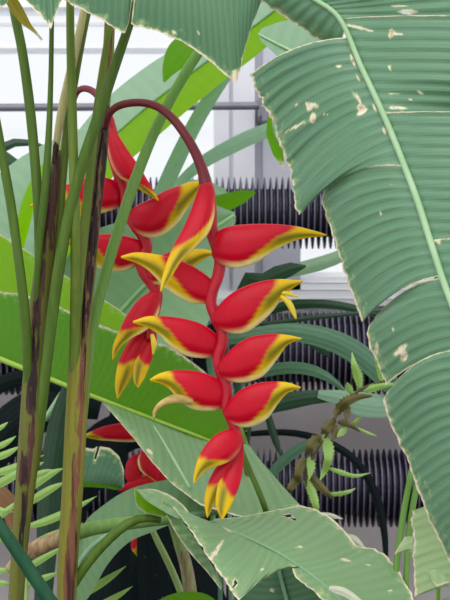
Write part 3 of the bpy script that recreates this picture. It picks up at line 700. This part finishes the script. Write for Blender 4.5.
t = leaf('broad_leaf', 'deep green leaf with yellow midrib behind the flowers, lower half folded down', (-30, 350, 1.78), 'broad heliconia leaves')
mL = [(-40, 342, 1.80), (0, 359, 1.795), (50, 379, 1.785), (100, 399, 1.775), (150, 418, 1.765), (200, 437, 1.755), (246, 455, 1.75)]
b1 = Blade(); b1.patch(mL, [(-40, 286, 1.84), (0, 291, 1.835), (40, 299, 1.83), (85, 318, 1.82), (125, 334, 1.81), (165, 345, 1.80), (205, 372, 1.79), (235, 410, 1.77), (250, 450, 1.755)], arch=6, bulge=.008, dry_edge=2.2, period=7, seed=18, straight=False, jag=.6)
o = b1.build(M['backlit_deep'], t, 'upper_blade_half'); o['label'] = 'upper half of the blade, painted backlit green'
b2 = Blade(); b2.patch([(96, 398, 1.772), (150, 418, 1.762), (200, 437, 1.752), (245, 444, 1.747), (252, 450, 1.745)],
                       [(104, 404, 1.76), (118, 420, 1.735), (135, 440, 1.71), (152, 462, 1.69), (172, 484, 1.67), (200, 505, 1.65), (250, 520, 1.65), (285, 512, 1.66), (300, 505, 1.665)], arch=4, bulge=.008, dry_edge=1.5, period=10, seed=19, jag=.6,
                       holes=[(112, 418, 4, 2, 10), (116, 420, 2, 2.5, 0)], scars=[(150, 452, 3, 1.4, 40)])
o = b2.build(M['lower'], t, 'lower_blade_half'); o['label'] = 'folded lower half of the blade, painted front-lit pale'  # same blade as the upper half, the change of light put into colour
tube('side_rib', [(154, 426, 1.735, .8), (166, 446, 1.705, 1.2), (178, 467, 1.677, 1.4), (190, 488, 1.652, 1.2)], M['midrib'], t, n=20, sides=8)
tube('midrib', [(a, b_, c-.006, 3.2-0.3*i) for i, (a, b_, c) in enumerate(mL)], M['midrib_yellow'], t, n=50)

# ---- pale leaf behind the second flower
t = leaf('broad_leaf', 'broad pale grey-green leaf behind the two flowers', (70, 380, 2.05), 'broad heliconia leaves')
mC = [(70, 380, 2.05), (105, 330, 2.05), (145, 285, 2.05), (190, 245, 2.05), (235, 215, 2.05)]
bl = Blade()
bl.patch(mC, [(60, 370, 2.08), (46, 300, 2.1), (66, 245, 2.1), (140, 215, 2.1), (190, 200, 2.09), (235, 212, 2.06)], bulge=.01, dry_edge=0, seed=20, straight=False)
bl.patch(mC, [(90, 385, 2.0), (140, 370, 1.97), (190, 345, 1.96), (214, 310, 1.96), (222, 270, 1.98), (236, 220, 2.04)], bulge=.01, dry_edge=0, seed=21, straight=False)
bl.build(M['pale'], t)
tube('midrib', [(45, 420, 2.06, 3)]+[(a, b_, c-.004, 2.2) for a, b_, c in mC], M['midrib'], t, n=30)

# ---- pale leaves at the left edge
t = leaf('broad_leaf', 'pale waxy leaf at the left edge behind the leftmost stalks', (-10, 300, 2.1), 'broad heliconia leaves')
mD = [(-12, 300, 2.1), (8, 250, 2.1), (26, 205, 2.1), (50, 165, 2.1), (80, 130, 2.1)]
bl = Blade()
bl.patch(mD, [(-30, 290, 2.12), (-28, 240, 2.13), (-14, 190, 2.14), (20, 158, 2.14), (76, 128, 2.12)], dry_edge=0, bulge=.008, seed=22, straight=False)
bl.patch(mD, [(0, 300, 2.06), (30, 265, 2.05), (56, 230, 2.04), (76, 185, 2.05), (82, 134, 2.08)], dry_edge=0, bulge=.008, seed=23, straight=False)
bl.build(M['pale'], t)
tube('midrib', [(-24, 340, 2.1, 2.6)]+[(a, b_, c-.004, 2) for a, b_, c in mD], M['midrib'], t, n=30)
strap('strap_leaf', [(-14, 165, 2.2, 8), (2, 148, 2.2, 10), (18, 142, 2.2, 8), (32, 143, 2.2, 6), (46, 147, 2.2, 2)], M['dark'], None, 'small arching dark green leaf low on the glazing at the left edge', 'leaf', 'strap leaves behind', root=-30, root_y=300)
strap('strap_leaf', [(-10, 150, 2.18, 10), (4, 158, 2.18, 14), (14, 164, 2.18, 14), (22, 172, 2.18, 8), (26, 180, 2.18, 2)], M['dark'], None, 'short dark green drooping leaf beside the leftmost stalk', 'leaf', 'strap leaves behind', root=-34, root_y=300)

strap('strap_leaf', [(16, 262, 2.02, 8), (21, 235, 2.0, 12), (28, 205, 1.99, 14), (40, 178, 1.99, 13), (56, 156, 2.0, 9), (72, 138, 2.0, 2)], M['backlit'], None, 'narrow yellow-green leaf rising across the pale leaf at the left edge', 'leaf', 'strap leaves behind', root=-26, root_y=420)
strap('withered_leaf', [(-24, 560, 1.8, 10), (-10, 500, 1.8, 22), (0, 492, 1.8, 22), (8, 505, 1.8, 18), (12, 520, 1.8, 14), (15, 536, 1.8, 3)], M['brown'], None, 'brown dead leaf among the fern leaflets at the lower left edge', 'leaf', root=-30, root_y=620)
# ---- other leaves at the top
t = leaf('broad_leaf', 'small pale leaf glimpsed between the hanging top leaf and the huge right leaf', (330, 20, 1.75), 'broad heliconia leaves')
bl = Blade(); bl.patch([(258, 34, 1.75), (285, 48, 1.75), (312, 62, 1.75), (335, 80, 1.75)], [(262, 28, 1.76), (290, 20, 1.77), (320, 25, 1.77), (340, 60, 1.76)], dry_edge=0, seed=24, straight=False)
bl.patch([(258, 34, 1.75), (285, 48, 1.75), (312, 62, 1.75), (335, 80, 1.75)], [(262, 42, 1.73), (282, 60, 1.72), (306, 74, 1.72), (334, 84, 1.74)], dry_edge=0, seed=25, straight=False)
bl.build(M['pale'], t)
tube('midrib', [(258, 34, 1.745, 1.2), (285, 48, 1.745, 1.6), (312, 62, 1.745, 1.8), (350, 90, 1.745, 2), (420, 190, 1.745, 3), (480, 400, 1.745, 3.5), (500, 300+CAMZ*1500/1.745, 1.745, 4)], M['midrib'], t, n=60)
strap('strap_leaf', [(214, 22, 1.62, 12), (196, 40, 1.62, 26), (180, 54, 1.62, 28), (170, 68, 1.62, 16), (164, 82, 1.62, 2)], M['backlit_deep'], None, 'short deep green leaf behind the top of the light green stalk', 'leaf', 'strap leaves behind', roll=.4)
strap('strap_leaf', [(420, 200, 1.55, 4), (330, 110, 1.55, 4), (268, 118, 1.55, 4), (272, 138, 1.55, 9), (277, 150, 1.55, 11), (281, 160, 1.55, 8), (284, 170, 1.55, 1)], M['backlit_deep'], None, 'tiny green leaf tip peeping out behind the huge right leaf', 'leaf', 'strap leaves behind', tipdry=8, root=438, root_y=330)
strap('strap_leaf', [(112, 320, 2.25, 10), (140, 262, 2.18, 14), (160, 200, 2.06, 16), (176, 162, 1.98, 16), (196, 122, 1.96, 15), (214, 92, 1.95, 14), (236, 60, 1.95, 12)], M['strap_pale'], None, 'grey-green strap leaf rising steeply behind the arch of the front flower stalk', 'leaf', 'strap leaves behind', root=75, root_y=430)
strap('strap_leaf', [(118, 300, 2.45, 6), (160, 205, 2.3, 8), (180, 182, 2.12, 9), (205, 161, 2.1, 13), (232, 146, 2.1, 15), (258, 134, 2.1, 15), (286, 124, 2.1, 14), (330, 112, 2.1, 12)], M['strap_pale'], None, 'grey-green strap leaf crossing in front of the grey steel column', 'leaf', 'strap leaves behind', root=77, root_y=440)
# tongue leaf right of the flower top
strap('strap_leaf', [(188, 226, 2.13, 20), (205, 212, 2.12, 24), (222, 204, 2.11, 19), (238, 198, 2.1, 15), (249, 194, 2.1, 11), (255, 192, 2.1, 3)], M['backlit_deep'], None, 'round-tipped bright green leaf just above the highest right-pointing bract', 'leaf', 'strap leaves behind', roll=-.3, root=209, root_y=440)
strap('strap_leaf', [(190, 196, 2.22, 20), (205, 194, 2.22, 26), (218, 196, 2.22, 22), (228, 202, 2.22, 10), (234, 206, 2.22, 2)], M['pale'], None, 'pale leaf patch behind the top bract of the front flower', 'leaf', 'strap leaves behind', root=212, root_y=440)

# ---- strap leaves at the right middle
def rs(pts, mat, label, **kw): return strap('strap_leaf', pts, M[mat], None, label, 'leaf', 'strap leaves behind', **kw)
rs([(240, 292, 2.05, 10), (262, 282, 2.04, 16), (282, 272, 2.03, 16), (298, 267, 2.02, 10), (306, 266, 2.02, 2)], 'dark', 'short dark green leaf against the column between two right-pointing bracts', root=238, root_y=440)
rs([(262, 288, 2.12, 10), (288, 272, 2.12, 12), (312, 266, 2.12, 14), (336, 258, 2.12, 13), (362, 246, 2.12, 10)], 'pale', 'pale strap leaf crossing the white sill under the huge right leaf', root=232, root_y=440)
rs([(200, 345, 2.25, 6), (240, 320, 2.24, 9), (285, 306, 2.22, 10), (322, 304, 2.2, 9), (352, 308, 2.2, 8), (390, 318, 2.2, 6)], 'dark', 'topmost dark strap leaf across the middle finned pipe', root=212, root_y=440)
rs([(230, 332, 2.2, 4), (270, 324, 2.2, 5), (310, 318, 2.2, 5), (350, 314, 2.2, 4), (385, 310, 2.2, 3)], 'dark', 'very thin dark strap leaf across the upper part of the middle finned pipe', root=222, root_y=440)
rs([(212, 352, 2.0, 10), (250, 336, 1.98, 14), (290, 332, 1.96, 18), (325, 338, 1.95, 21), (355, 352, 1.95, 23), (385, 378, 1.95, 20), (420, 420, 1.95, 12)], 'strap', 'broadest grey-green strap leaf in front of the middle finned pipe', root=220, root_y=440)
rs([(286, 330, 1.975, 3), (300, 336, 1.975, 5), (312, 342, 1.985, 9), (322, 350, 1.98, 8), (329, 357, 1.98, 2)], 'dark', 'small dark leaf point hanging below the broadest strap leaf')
rs([(240, 384, 2.1, 8), (272, 370, 2.1, 12), (300, 368, 2.08, 12), (322, 374, 2.06, 10), (340, 386, 2.05, 5), (346, 392, 2.05, 2)], 'strap', 'narrow pointed strap leaf below the broadest strap leaf', root=236, root_y=440)
t = leaf('strap_leaf', 'leaf beside the curled fern, dark on its left and pale at its broad right end', (238, 432, 2.0), 'strap leaves behind')
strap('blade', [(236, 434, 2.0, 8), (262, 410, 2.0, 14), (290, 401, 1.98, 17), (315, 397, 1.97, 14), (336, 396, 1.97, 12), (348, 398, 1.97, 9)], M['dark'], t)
o = strap('pale_blade_end', [(318, 394, 1.965, 8), (340, 398, 1.96, 16), (362, 404, 1.96, 24), (385, 406, 1.96, 22), (412, 400, 1.96, 14)], M['strap_pale'], t); o['label'] = 'pale broad end of the leaf'
rs([(226, 440, 2.3, 4), (262, 433, 2.3, 6), (300, 434, 2.28, 7), (335, 446, 2.26, 8), (360, 466, 2.25, 8), (376, 496, 2.25, 9), (384, 530, 2.25, 7), (386, 560, 2.25, 5)], 'shade_black', 'thin blackish strap leaf arching down across the lowest finned pipe', root=228, root_y=470)
rs([(256, 500, 2.2, 8), (275, 470, 2.2, 10), (294, 452, 2.2, 11), (312, 442, 2.2, 7), (322, 436, 2.2, 2)], 'strap', 'grey-green strap leaf rising behind the lower stem of the curled fern', root=250, root_y=530)
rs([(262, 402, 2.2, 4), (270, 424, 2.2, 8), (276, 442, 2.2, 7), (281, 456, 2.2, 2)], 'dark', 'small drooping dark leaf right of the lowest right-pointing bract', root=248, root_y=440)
rs([(205, 352, 2.12, 20), (225, 330, 2.12, 26), (240, 316, 2.12, 18), (250, 308, 2.12, 4)], 'shade_black', 'dark leaf in the gap behind the red axis of the front flower', root=208, root_y=440)

# ================================================================== LOWER LEAVES
t = leaf('broad_leaf', 'wide mid-green leaf at the lower left, its edge curving under the pale folded leaf', (60, 600, 1.74), 'broad heliconia leaves')
mE = [(70, 590, 1.70), (84, 556, 1.70), (110, 534, 1.70), (145, 522, 1.70), (185, 515, 1.70), (225, 512, 1.70)]
bl = Blade()
bl.patch(mE, [(72, 560, 1.75), (84, 524, 1.77), (105, 504, 1.78), (130, 489, 1.78), (160, 481, 1.78), (195, 476, 1.76), (228, 490, 1.73)], bulge=.01, dry_edge=0, period=9, seed=31, straight=False)
bl.patch(mE, [(78, 612, 1.64), (92, 592, 1.63), (108, 564, 1.63), (128, 543, 1.63), (152, 532, 1.64), (185, 520, 1.68), (226, 514, 1.69)], bulge=.006, dry_edge=0, period=9, seed=32, straight=False)
bl.build(M['lower_mid'], t)
tube('midrib', [(58, 640, 1.71, 3.4)]+[(a, b_, c-.004, 2.6) for a, b_, c in mE], M['midrib_grey'], t, n=40)

t = thing('leaf_stalk', 'thick pale stalk with brown scurf crossing behind the thick stem near the bottom left', 'stalk', P(14, 566, 1.60), 'stalks at the left')
tube('petiole', [(10, 572, 1.60, 7), (24, 556, 1.60, 8), (44, 545, 1.595, 8.5), (64, 537, 1.59, 8), (95, 528, 1.59, 7), (130, 523, 1.60, 6.5), (165, 520, 1.61, 5), (185, 519, 1.62, 3)], M['petiole_scurf'], t, n=60, sides=18, stain=[(528, 600, 0, 2, .62)])
stalk('leaf_stalk', 'curved olive stalk bending right towards the folded leaf at the bottom', [(160, 520, 1.565, 3.4), (148, 518, 1.56, 4), (135, 520, 1.555, 4.6), (120, 529, 1.55, 5), (104, 544, 1.55, 5), (90, 560, 1.55, 5), (76, 580, 1.55, 5), (60, 610, 1.555, 5)], M['stem'])
stalk('leaf_stalk', 'deep blue-green stalk slanting across the bottom left corner', [(-40, 470, 1.44, 6), (-16, 505, 1.44, 6.4), (4, 532, 1.44, 6.6), (24, 562, 1.44, 6.8), (44, 592, 1.44, 7), (60, 618, 1.44, 7)], M['petiole_dark'])

t = leaf('broad_leaf', 'large pale green torn leaf lying across the bottom right below the front flower', (205, 522, 1.55), 'broad heliconia leaves')
mF = [(200, 520, 1.56), (222, 527, 1.555), (250, 539, 1.545), (275, 551, 1.535), (300, 567, 1.525), (325, 586, 1.515), (352, 612, 1.50)]
bl = Blade()
bl.patch(mF, [(214, 519, 1.58), (240, 517, 1.60), (270, 511, 1.62), (302, 505, 1.63), (318, 510, 1.625), (331, 517, 1.615), (344, 530, 1.60), (357, 546, 1.59), (375, 549, 1.575), (386, 555, 1.565), (398, 570, 1.55), (412, 594, 1.53), (418, 620, 1.51)], arch=4, bulge=.010, dry_edge=1.8, period=10, seed=33, jag=1.2, ripple=.0008,
         holes=[(288, 516, 4, 1.8, 10), (293, 519, 2, 1.6, 0)], scars=[(346, 560, 4, 1.2, 10), (368, 565, 3, 1, 10), (390, 591, 1.6, 1.6, 0), (300, 547, 3, 1, 0)])
bl.patch([(214, 523, 1.556), (232, 531, 1.55), (250, 539, 1.545), (275, 551, 1.535), (296, 564, 1.527)],
         [(172, 506, 1.545), (184, 521, 1.535), (198, 542, 1.525), (212, 562, 1.515), (224, 580, 1.505), (233, 594, 1.50), (238, 601, 1.495), (258, 583, 1.505), (280, 570, 1.52), (294, 567, 1.526)], arch=2, bulge=.008, dry_edge=2.4, period=10, seed=34, jag=1.2, ripple=.0008,
         holes=[(235, 583, 2.4, 4, 10), (262, 570, 1.5, 1.2, 0)], scars=[(216, 551, 12, 1.5, -55), (228, 528, 5, 2, 30)])
bl.patch([(301, 568, 1.523), (325, 586, 1.513), (352, 612, 1.498)], [(292, 568, 1.52), (296, 578, 1.515), (312, 590, 1.51), (330, 606, 1.50), (340, 620, 1.49)], dry_edge=3, period=10, seed=35, jag=1)
bl.build(M['lower'], t)
tube('midrib', [(a, b_, c-.001, 1.0+.12*i) for i, (a, b_, c) in enumerate(mF)], M['midrib_grey'], t, n=50)
bl = Blade()
bl.patch([(171, 506, 1.548), (184, 523, 1.538), (200, 546, 1.528), (216, 572, 1.518), (222, 585, 1.51)], [(162, 500, 1.55), (165, 512, 1.555), (176, 533, 1.55), (190, 553, 1.545), (207, 572, 1.535), (221, 590, 1.515)], dry_edge=1.5, period=8, seed=36, straight=False)
o = bl.build(M['lower_mid'], t, 'folded_edge'); o['label'] = 'edge folded under the blade'

o = strap('curled_edge', [(329, 588, 1.49, 4), (338, 590, 1.487, 8), (348, 594, 1.485, 8), (364, 606, 1.48, 6)], M['cream'], t); o['label'] = 'cream curled dry edge'
o = strap('torn_flap', [(322, 514, 1.63, 4), (332, 516, 1.625, 5), (343, 519, 1.62, .6)], M['cream'], t); o['label'] = 'small white dry point'
o = strap('torn_flap', [(346, 536, 1.60, 5), (354, 540, 1.60, 9), (364, 548, 1.598, 3)], M['cream'], t); o['label'] = 'small white dry flap'

t = leaf('broad_leaf', 'small pale curled leaf end at the centre left of the torn bottom leaf', (136, 520, 1.54), 'broad heliconia leaves')
bl = Blade()
bl.patch([(136, 489, 1.545), (146, 500, 1.54), (158, 508, 1.535), (172, 516, 1.535), (182, 520, 1.54)], [(138, 490, 1.56), (152, 489, 1.575), (168, 494, 1.585), (182, 504, 1.575), (192, 516, 1.56)], dry_edge=1.5, period=8, seed=37, straight=False, bulge=.006)
bl.build(M['lower'], t)
bl = Blade()
bl.patch([(135, 488, 1.546), (146, 500, 1.541), (158, 508, 1.536), (168, 514, 1.536)], [(134, 492, 1.55), (137, 506, 1.55), (146, 513, 1.55), (164, 517, 1.545)], dry_edge=2, period=8, seed=38, straight=False)
o = bl.build(M['backlit'], t, 'curled_underside'); o['label'] = 'bright green curled underside'

t = leaf('broad_leaf', 'darker green leaf below the torn bottom leaf at the bottom edge', (290, 640, 1.66), 'broad heliconia leaves')
mG = [(300, 650, 1.64), (292, 620, 1.65), (284, 590, 1.66), (276, 560, 1.67), (270, 540, 1.68)]
bl = Blade()
bl.patch(mG, [(250, 650, 1.66), (236, 620, 1.67), (240, 590, 1.68), (252, 562, 1.69), (268, 541, 1.69)], dry_edge=0, period=9, seed=39, straight=False, bulge=.006, scars=[(272, 590, 2, 1.5, 0)])
bl.patch(mG, [(350, 650, 1.62), (348, 620, 1.62), (340, 592, 1.63), (316, 562, 1.66), (274, 541, 1.69)], dry_edge=0, period=9, seed=40, straight=False, bulge=.006, scars=[(310, 580, 4, 1.6, -20)])
bl.build(M['top'], t)
tube('midrib', [(302, 660, 1.635, 2.5)]+[(a, b_, c-.004, 2) for a, b_, c in mG], M['midrib_grey'], t, n=20)

t = leaf('broad_leaf', 'pale torn leaf end in the bottom right corner beside the huge right leaf', (470, 560, 1.38), 'broad heliconia leaves')
bl = Blade()
bl.patch([(480, 500, 1.36), (485, 540, 1.36), (488, 575, 1.36), (490, 590, 1.36)], [(412, 511, 1.42), (411, 521, 1.42), (414, 540, 1.42), (413, 556, 1.418), (414, 575, 1.415), (415, 597, 1.41), (430, 590, 1.40)], dry_edge=5, period=9, seed=41, jag=1.6, arch=-4, bulge=.006, ripple=.0008)
bl.patch([(413, 536, 1.42), (413, 545, 1.42), (413, 552, 1.42)], [(405, 537, 1.43), (398, 547, 1.43), (394, 555, 1.43), (404, 551, 1.43), (410, 552, 1.425)], dry_edge=3, period=9, seed=42, nu=16, nv=10)
bl.build(M['torn'], t)
bl = Blade()
bl.patch([(425, 570, 1.395), (445, 568, 1.39), (480, 566, 1.385)], [(430, 578, 1.385), (437, 587, 1.38), (450, 582, 1.38), (482, 578, 1.375)], dry_edge=4, period=9, seed=43, jag=.8, nu=30, nv=12)
o = bl.build(M['torn'], t, 'turned_up_flap'); o['label'] = 'pale turned-up flap of the leaf'
bl = Blade()
bl.patch([(430, 606, 1.38), (450, 596, 1.375), (480, 590, 1.37)], [(436, 620, 1.38), (455, 615, 1.375), (480, 610, 1.37)], dry_edge=2, seed=44, nu=20, nv=10)
bl.build(M['lower'], t, 'blade_lobe')
for (a, lb) in (((( 412, 470), (405, 505), (401, 530), (397, 560), (395, 590)), 'left one of the two thin green stalks behind the pale torn leaf end'), (((420, 470), (413, 505), (409, 535), (407, 565), (406, 590)), 'right one of the two thin green stalks behind the pale torn leaf end')):
    stalk('leaf_stalk', lb, [(x, y, 1.55, 3.2) for x, y in a], M['stem_light'], group='thin stalks at the right')

# small torn cup leaf in the shade and dark straps behind it
t = leaf('broad_leaf', 'small grey-green torn leaf behind the thick stem, above the thick pale stalk', (90, 494, 1.95), 'broad heliconia leaves')
bl = Blade()
bl.patch([(70, 480, 1.95), (85, 484, 1.95), (104, 488, 1.95), (122, 490, 1.95)], [(72, 452, 1.98), (82, 447, 1.98), (93, 449, 1.98), (98, 446, 1.98), (110, 448, 1.97), (119, 456, 1.96), (124, 470, 1.95), (124, 486, 1.95)], dry_edge=2, period=9, seed=45, bulge=.01, holes=[(97, 452, 1.5, 9, 15)])
bl.build(M['strap'], t)
bl = Blade()
bl.patch([(70, 480, 1.945), (85, 482, 1.945), (104, 484, 1.945), (122, 488, 1.945)], [(70, 487, 1.93), (85, 487, 1.93), (104, 488, 1.93), (116, 490, 1.935)], dry_edge=0, seed=46, straight=False)
o = bl.build(M['backlit_deep'], t, 'curled_underside'); o['label'] = 'deep green curled underside'

def ds(pts, mat, label, **kw): return strap('strap_leaf', pts, M[mat], None, label, 'leaf', 'dark strap leaves in the shade', **kw)
ds([(40, 640, 2.0, 16), (46, 560, 2.0, 20), (50, 490, 2.0, 24), (58, 430, 2.0, 22), (68, 390, 2.0, 14), (76, 360, 2.0, 6)], 'dark', 'upright dark blue-green strap leaf between the two thick stems')
ds([(122, 640, 2.3, 22), (120, 560, 2.3, 22), (118, 490, 2.3, 22), (116, 440, 2.3, 18), (114, 410, 2.3, 8)], 'shade_black', 'upright blackish strap leaf behind the distant red flower')
ds([(158, 650, 1.9, 22), (150, 590, 1.9, 22), (146, 550, 1.9, 18), (142, 520, 1.9, 10)], 'shade_black', 'broad blackish strap leaf below the curled leaf end')
ds([(190, 640, 1.92, 30), (185, 580, 1.92, 26), (178, 540, 1.92, 16), (172, 515, 1.92, 6)], 'shade_black', 'blackish strap leaf behind the pale brown stem at the bottom')
ds([(-20, 400, 2.1, 18), (0, 385, 2.1, 16), (20, 378, 2.1, 16), (40, 380, 2.1, 14), (60, 390, 2.1, 10), (80, 408, 2.1, 6)], 'shade_black', 'arching dark leaf just under the yellow midrib at the left edge')
ds([(-30, 470, 2.35, 40), (0, 440, 2.35, 46), (30, 415, 2.35, 46), (64, 402, 2.35, 36), (100, 410, 2.35, 20)], 'shade_black', 'wide added leaf painted as the dark shade behind the left fern tips')  # this and the next wide dark leaves are added to stand for shade
ds([(60, 520, 2.4, 40), (85, 470, 2.4, 46), (110, 440, 2.4, 44), (140, 430, 2.4, 36), (180, 440, 2.4, 20)], 'shade_black', 'wide added leaf painted as the dark shade behind the small grey-green torn leaf')
ds([(100, 640, 2.4, 50), (120, 590, 2.4, 60), (150, 550, 2.4, 64), (190, 520, 2.4, 60), (240, 520, 2.4, 30)], 'shade_black', 'wide added leaf painted as the bottom shade under the wide mid-green leaf')
ds([(210, 650, 2.1, 60), (195, 600, 2.1, 60), (180, 560, 2.1, 56), (168, 520, 2.1, 40), (160, 490, 2.1, 10)], 'shade_black', 'wide added leaf painted as the dark bottom shade behind the pale stems')
ds([(230, 640, 1.72, 20), (210, 606, 1.72, 16), (190, 598, 1.72, 13), (170, 600, 1.72, 10), (152, 606, 1.72, 3)], 'backlit_deep', 'green leaf tip along the bottom edge left of the torn bottom leaf')
stalk('leaf_stalk', 'thin pale green stalk slanting down in the bottom shade', [(150, 525, 1.82, 2.6), (158, 542, 1.82, 3.2), (168, 562, 1.82, 3.4), (178, 585, 1.82, 3.5), (186, 610, 1.82, 3.6)], M['pale_stem'], group='stalks in the bottom shade')
stalk('leaf_stalk', 'pale brown stem beside the thin slanting stalk in the bottom shade', [(172, 520, 1.78, 5), (180, 545, 1.78, 6), (187, 570, 1.78, 6.5), (192, 610, 1.78, 7)], M['pale_stem'], stain=[(540, 640, 0, 2, .55)], group='stalks in the bottom shade')
stalk('leaf_stalk', 'thin olive stalk right of the front flower tip', [(238, 440, 1.64, 2.2), (248, 466, 1.64, 2.6), (258, 490, 1.63, 3), (264, 505, 1.63, 3), (275, 540, 1.66, 3), (290, 600, 1.7, 3)], M['stem'], group='thin stalks behind the flower tip')

stalk('leaf_stalk', 'second thin stalk right of the front flower tip, nearer the flower and darker', [(236, 430, 1.70, 2.0), (242, 455, 1.70, 2.4), (249, 478, 1.70, 2.6), (256, 500, 1.70, 2.6), (262, 540, 1.72, 2.6), (268, 600, 1.74, 2.6)], M['stem_brown'], group='thin stalks behind the flower tip')

# ================================================================== FERNS
def frond(label, rachis, leaflets, group='light green fern fronds'):
    x, y, D, r = rachis[0]
    t = thing('fern_frond', label, 'fern', P(x, y, D), group)
    tube('frond_stem', rachis, M['pale_stem'], t, n=40, sides=8, stain=[])
    for (bx, by, tx, ty, wd, up) in leaflets:
        mx, my = (bx+tx)/2, (by+ty)/2+up
        strap('leaflet', [(bx, by, D, wd*.6), ((bx+mx)/2, (by+my)/2+up*.3, D-.01, wd), (mx, my, D-.015, wd), ((tx+mx)/2, (ty+my)/2+up*.2, D-.015, wd*.7), (tx, ty, D-.01, .4)], M['fern'], t, nv=5, n=14)
    return t
g = 300 + CAMZ*1500/1.72
frond('fern frond at the left edge, its leaflet tips ending left of the brown-streaked stem', [(-40, g, 1.72, 3), (-24, 640, 1.72, 2.4), (-12, 540, 1.72, 2), (-8, 480, 1.72, 1.6), (-8, 420, 1.72, 1)],
      [(-8, 448, 16, 436, 6, 2), (-8, 458, 20, 446, 7, 2), (-8, 474, 44, 455, 8, 2), (-8, 488, 30, 466, 9, 0), (-10, 520, 18, 500, 7, 3), (-12, 570, 14, 571, 6, 0), (-14, 582, 14, 584, 6, 0), (-12, 545, 12, 530, 6, 2), (-9, 505, 14, 512, 5, 2), (-8, 432, 8, 422, 5, 1)])
frond('fern frond with long leaflets showing between the two thick stems', [(24, g, 1.72, 3), (26, 640, 1.72, 2.4), (27, 560, 1.72, 2), (27, 500, 1.72, 1.6), (26, 460, 1.72, 1)],
      [(27, 492, 64, 468, 8, -3), (27, 505, 66, 482, 8, -2), (27, 527, 97, 496, 8, 3), (27, 548, 64, 528, 7, 0), (27, 570, 66, 546, 7, -2), (27, 585, 60, 572, 7, 0), (27, 480, 56, 470, 6, -2), (27, 470, 44, 462, 5, 0)])
frond('fern frond low at the bottom, two leaflet tips below the wide mid-green leaf', [(70, g, 1.76, 3), (72, 660, 1.76, 2.4), (74, 610, 1.76, 2), (72, 575, 1.76, 1.4), (68, 545, 1.76, 1)],
      [(74, 598, 126, 566, 8, 2), (75, 618, 133, 586, 8, 2), (73, 640, 140, 612, 8, 2), (72, 576, 92, 556, 6, 0)])

t = thing('fern_frond', 'small curled bronze and green fern frond in front of the lowest finned pipe', 'fern', P(310, 530, 1.72))
DF = 1.72
tube('frond_stem', [(316, 540, DF, 1.6), (312, 505, DF, 1.5), (306, 478, DF, 1.4), (314, 455, DF, 1.4), (326, 436, DF, 1.4), (338, 412, DF, 1.4), (352, 396, DF, 1.4), (368, 386, DF, 1.3), (386, 381, DF, 1.1), (400, 380, DF, .8)], M['fern_brown'], t, n=60, sides=8)
for (pts, m) in (
    ([(360, 388, 5), (358, 376, 10), (354, 364, 6), (352, 352, .6)], 'fern'), ([(352, 394, 4), (349, 388, 7), (347, 382, .6)], 'fern'),
    ([(382, 383, 4), (380, 370, 7), (377, 358, 5), (374, 344, .6)], 'fern'), ([(364, 390, 5), (374, 388, 8), (386, 385, 5), (396, 384, .6)], 'fern'),
    ([(372, 396, 2), (358, 397, 7), (346, 402, 11), (338, 411, 9), (335, 418, 2)], 'fern_brown'), ([(345, 402, 6), (347, 412, 8), (345, 421, 1)], 'fern_brown'),
    ([(336, 420, 3), (330, 424, 10), (325, 430, 9), (321, 434, 1)], 'fern_brown'), ([(332, 424, 5), (335, 432, 9), (333, 440, 2)], 'fern_brown'),
    ([(338, 422, 3), (344, 423, 7), (352, 426, 5), (360, 432, 1)], 'fern_brown'), ([(346, 428, 4), (342, 432, 7), (337, 437, 1)], 'fern'), ([(352, 424, 3), (358, 420, 5), (361, 417, .6)], 'fern'), ([(358, 428, 2), (368, 433, 3), (377, 436, .6)], 'fern'),
    ([(322, 438, 4), (315, 440, 10), (310, 448, 9), (308, 456, 1)], 'fern_brown'), ([(322, 436, 6), (328, 446, 11), (328, 460, 9), (324, 472, 6), (320, 480, 1)], 'fern'),
    ([(328, 468, 3), (340, 472, 5), (355, 476, 4), (370, 473, .6)], 'fern'), ([(306, 458, 4), (301, 464, 10), (298, 476, 8), (297, 484, 1)], 'fern_brown'),
    ([(308, 458, 5), (311, 466, 9), (309, 480, 1)], 'fern'), ([(310, 474, 5), (318, 484, 9), (328, 494, 6), (332, 499, .6)], 'fern_brown'),
    ([(328, 494, 3), (338, 494, 5), (348, 492, 4), (356, 488, .6)], 'fern'), ([(302, 480, 4), (295, 482, 9), (289, 490, 6), (287, 495, .6)], 'fern_brown'), ([(306, 480, 6), (312, 492, 9), (316, 506, 7), (318, 518, 1)], 'fern')):
    o = strap('leaflet', [(x, y, DF-.006*(i % 3), w_*1.2) for i, (x, y, w_) in enumerate(pts)], M[m], t, nv=5, n=44, fold=.5, serr=.38)
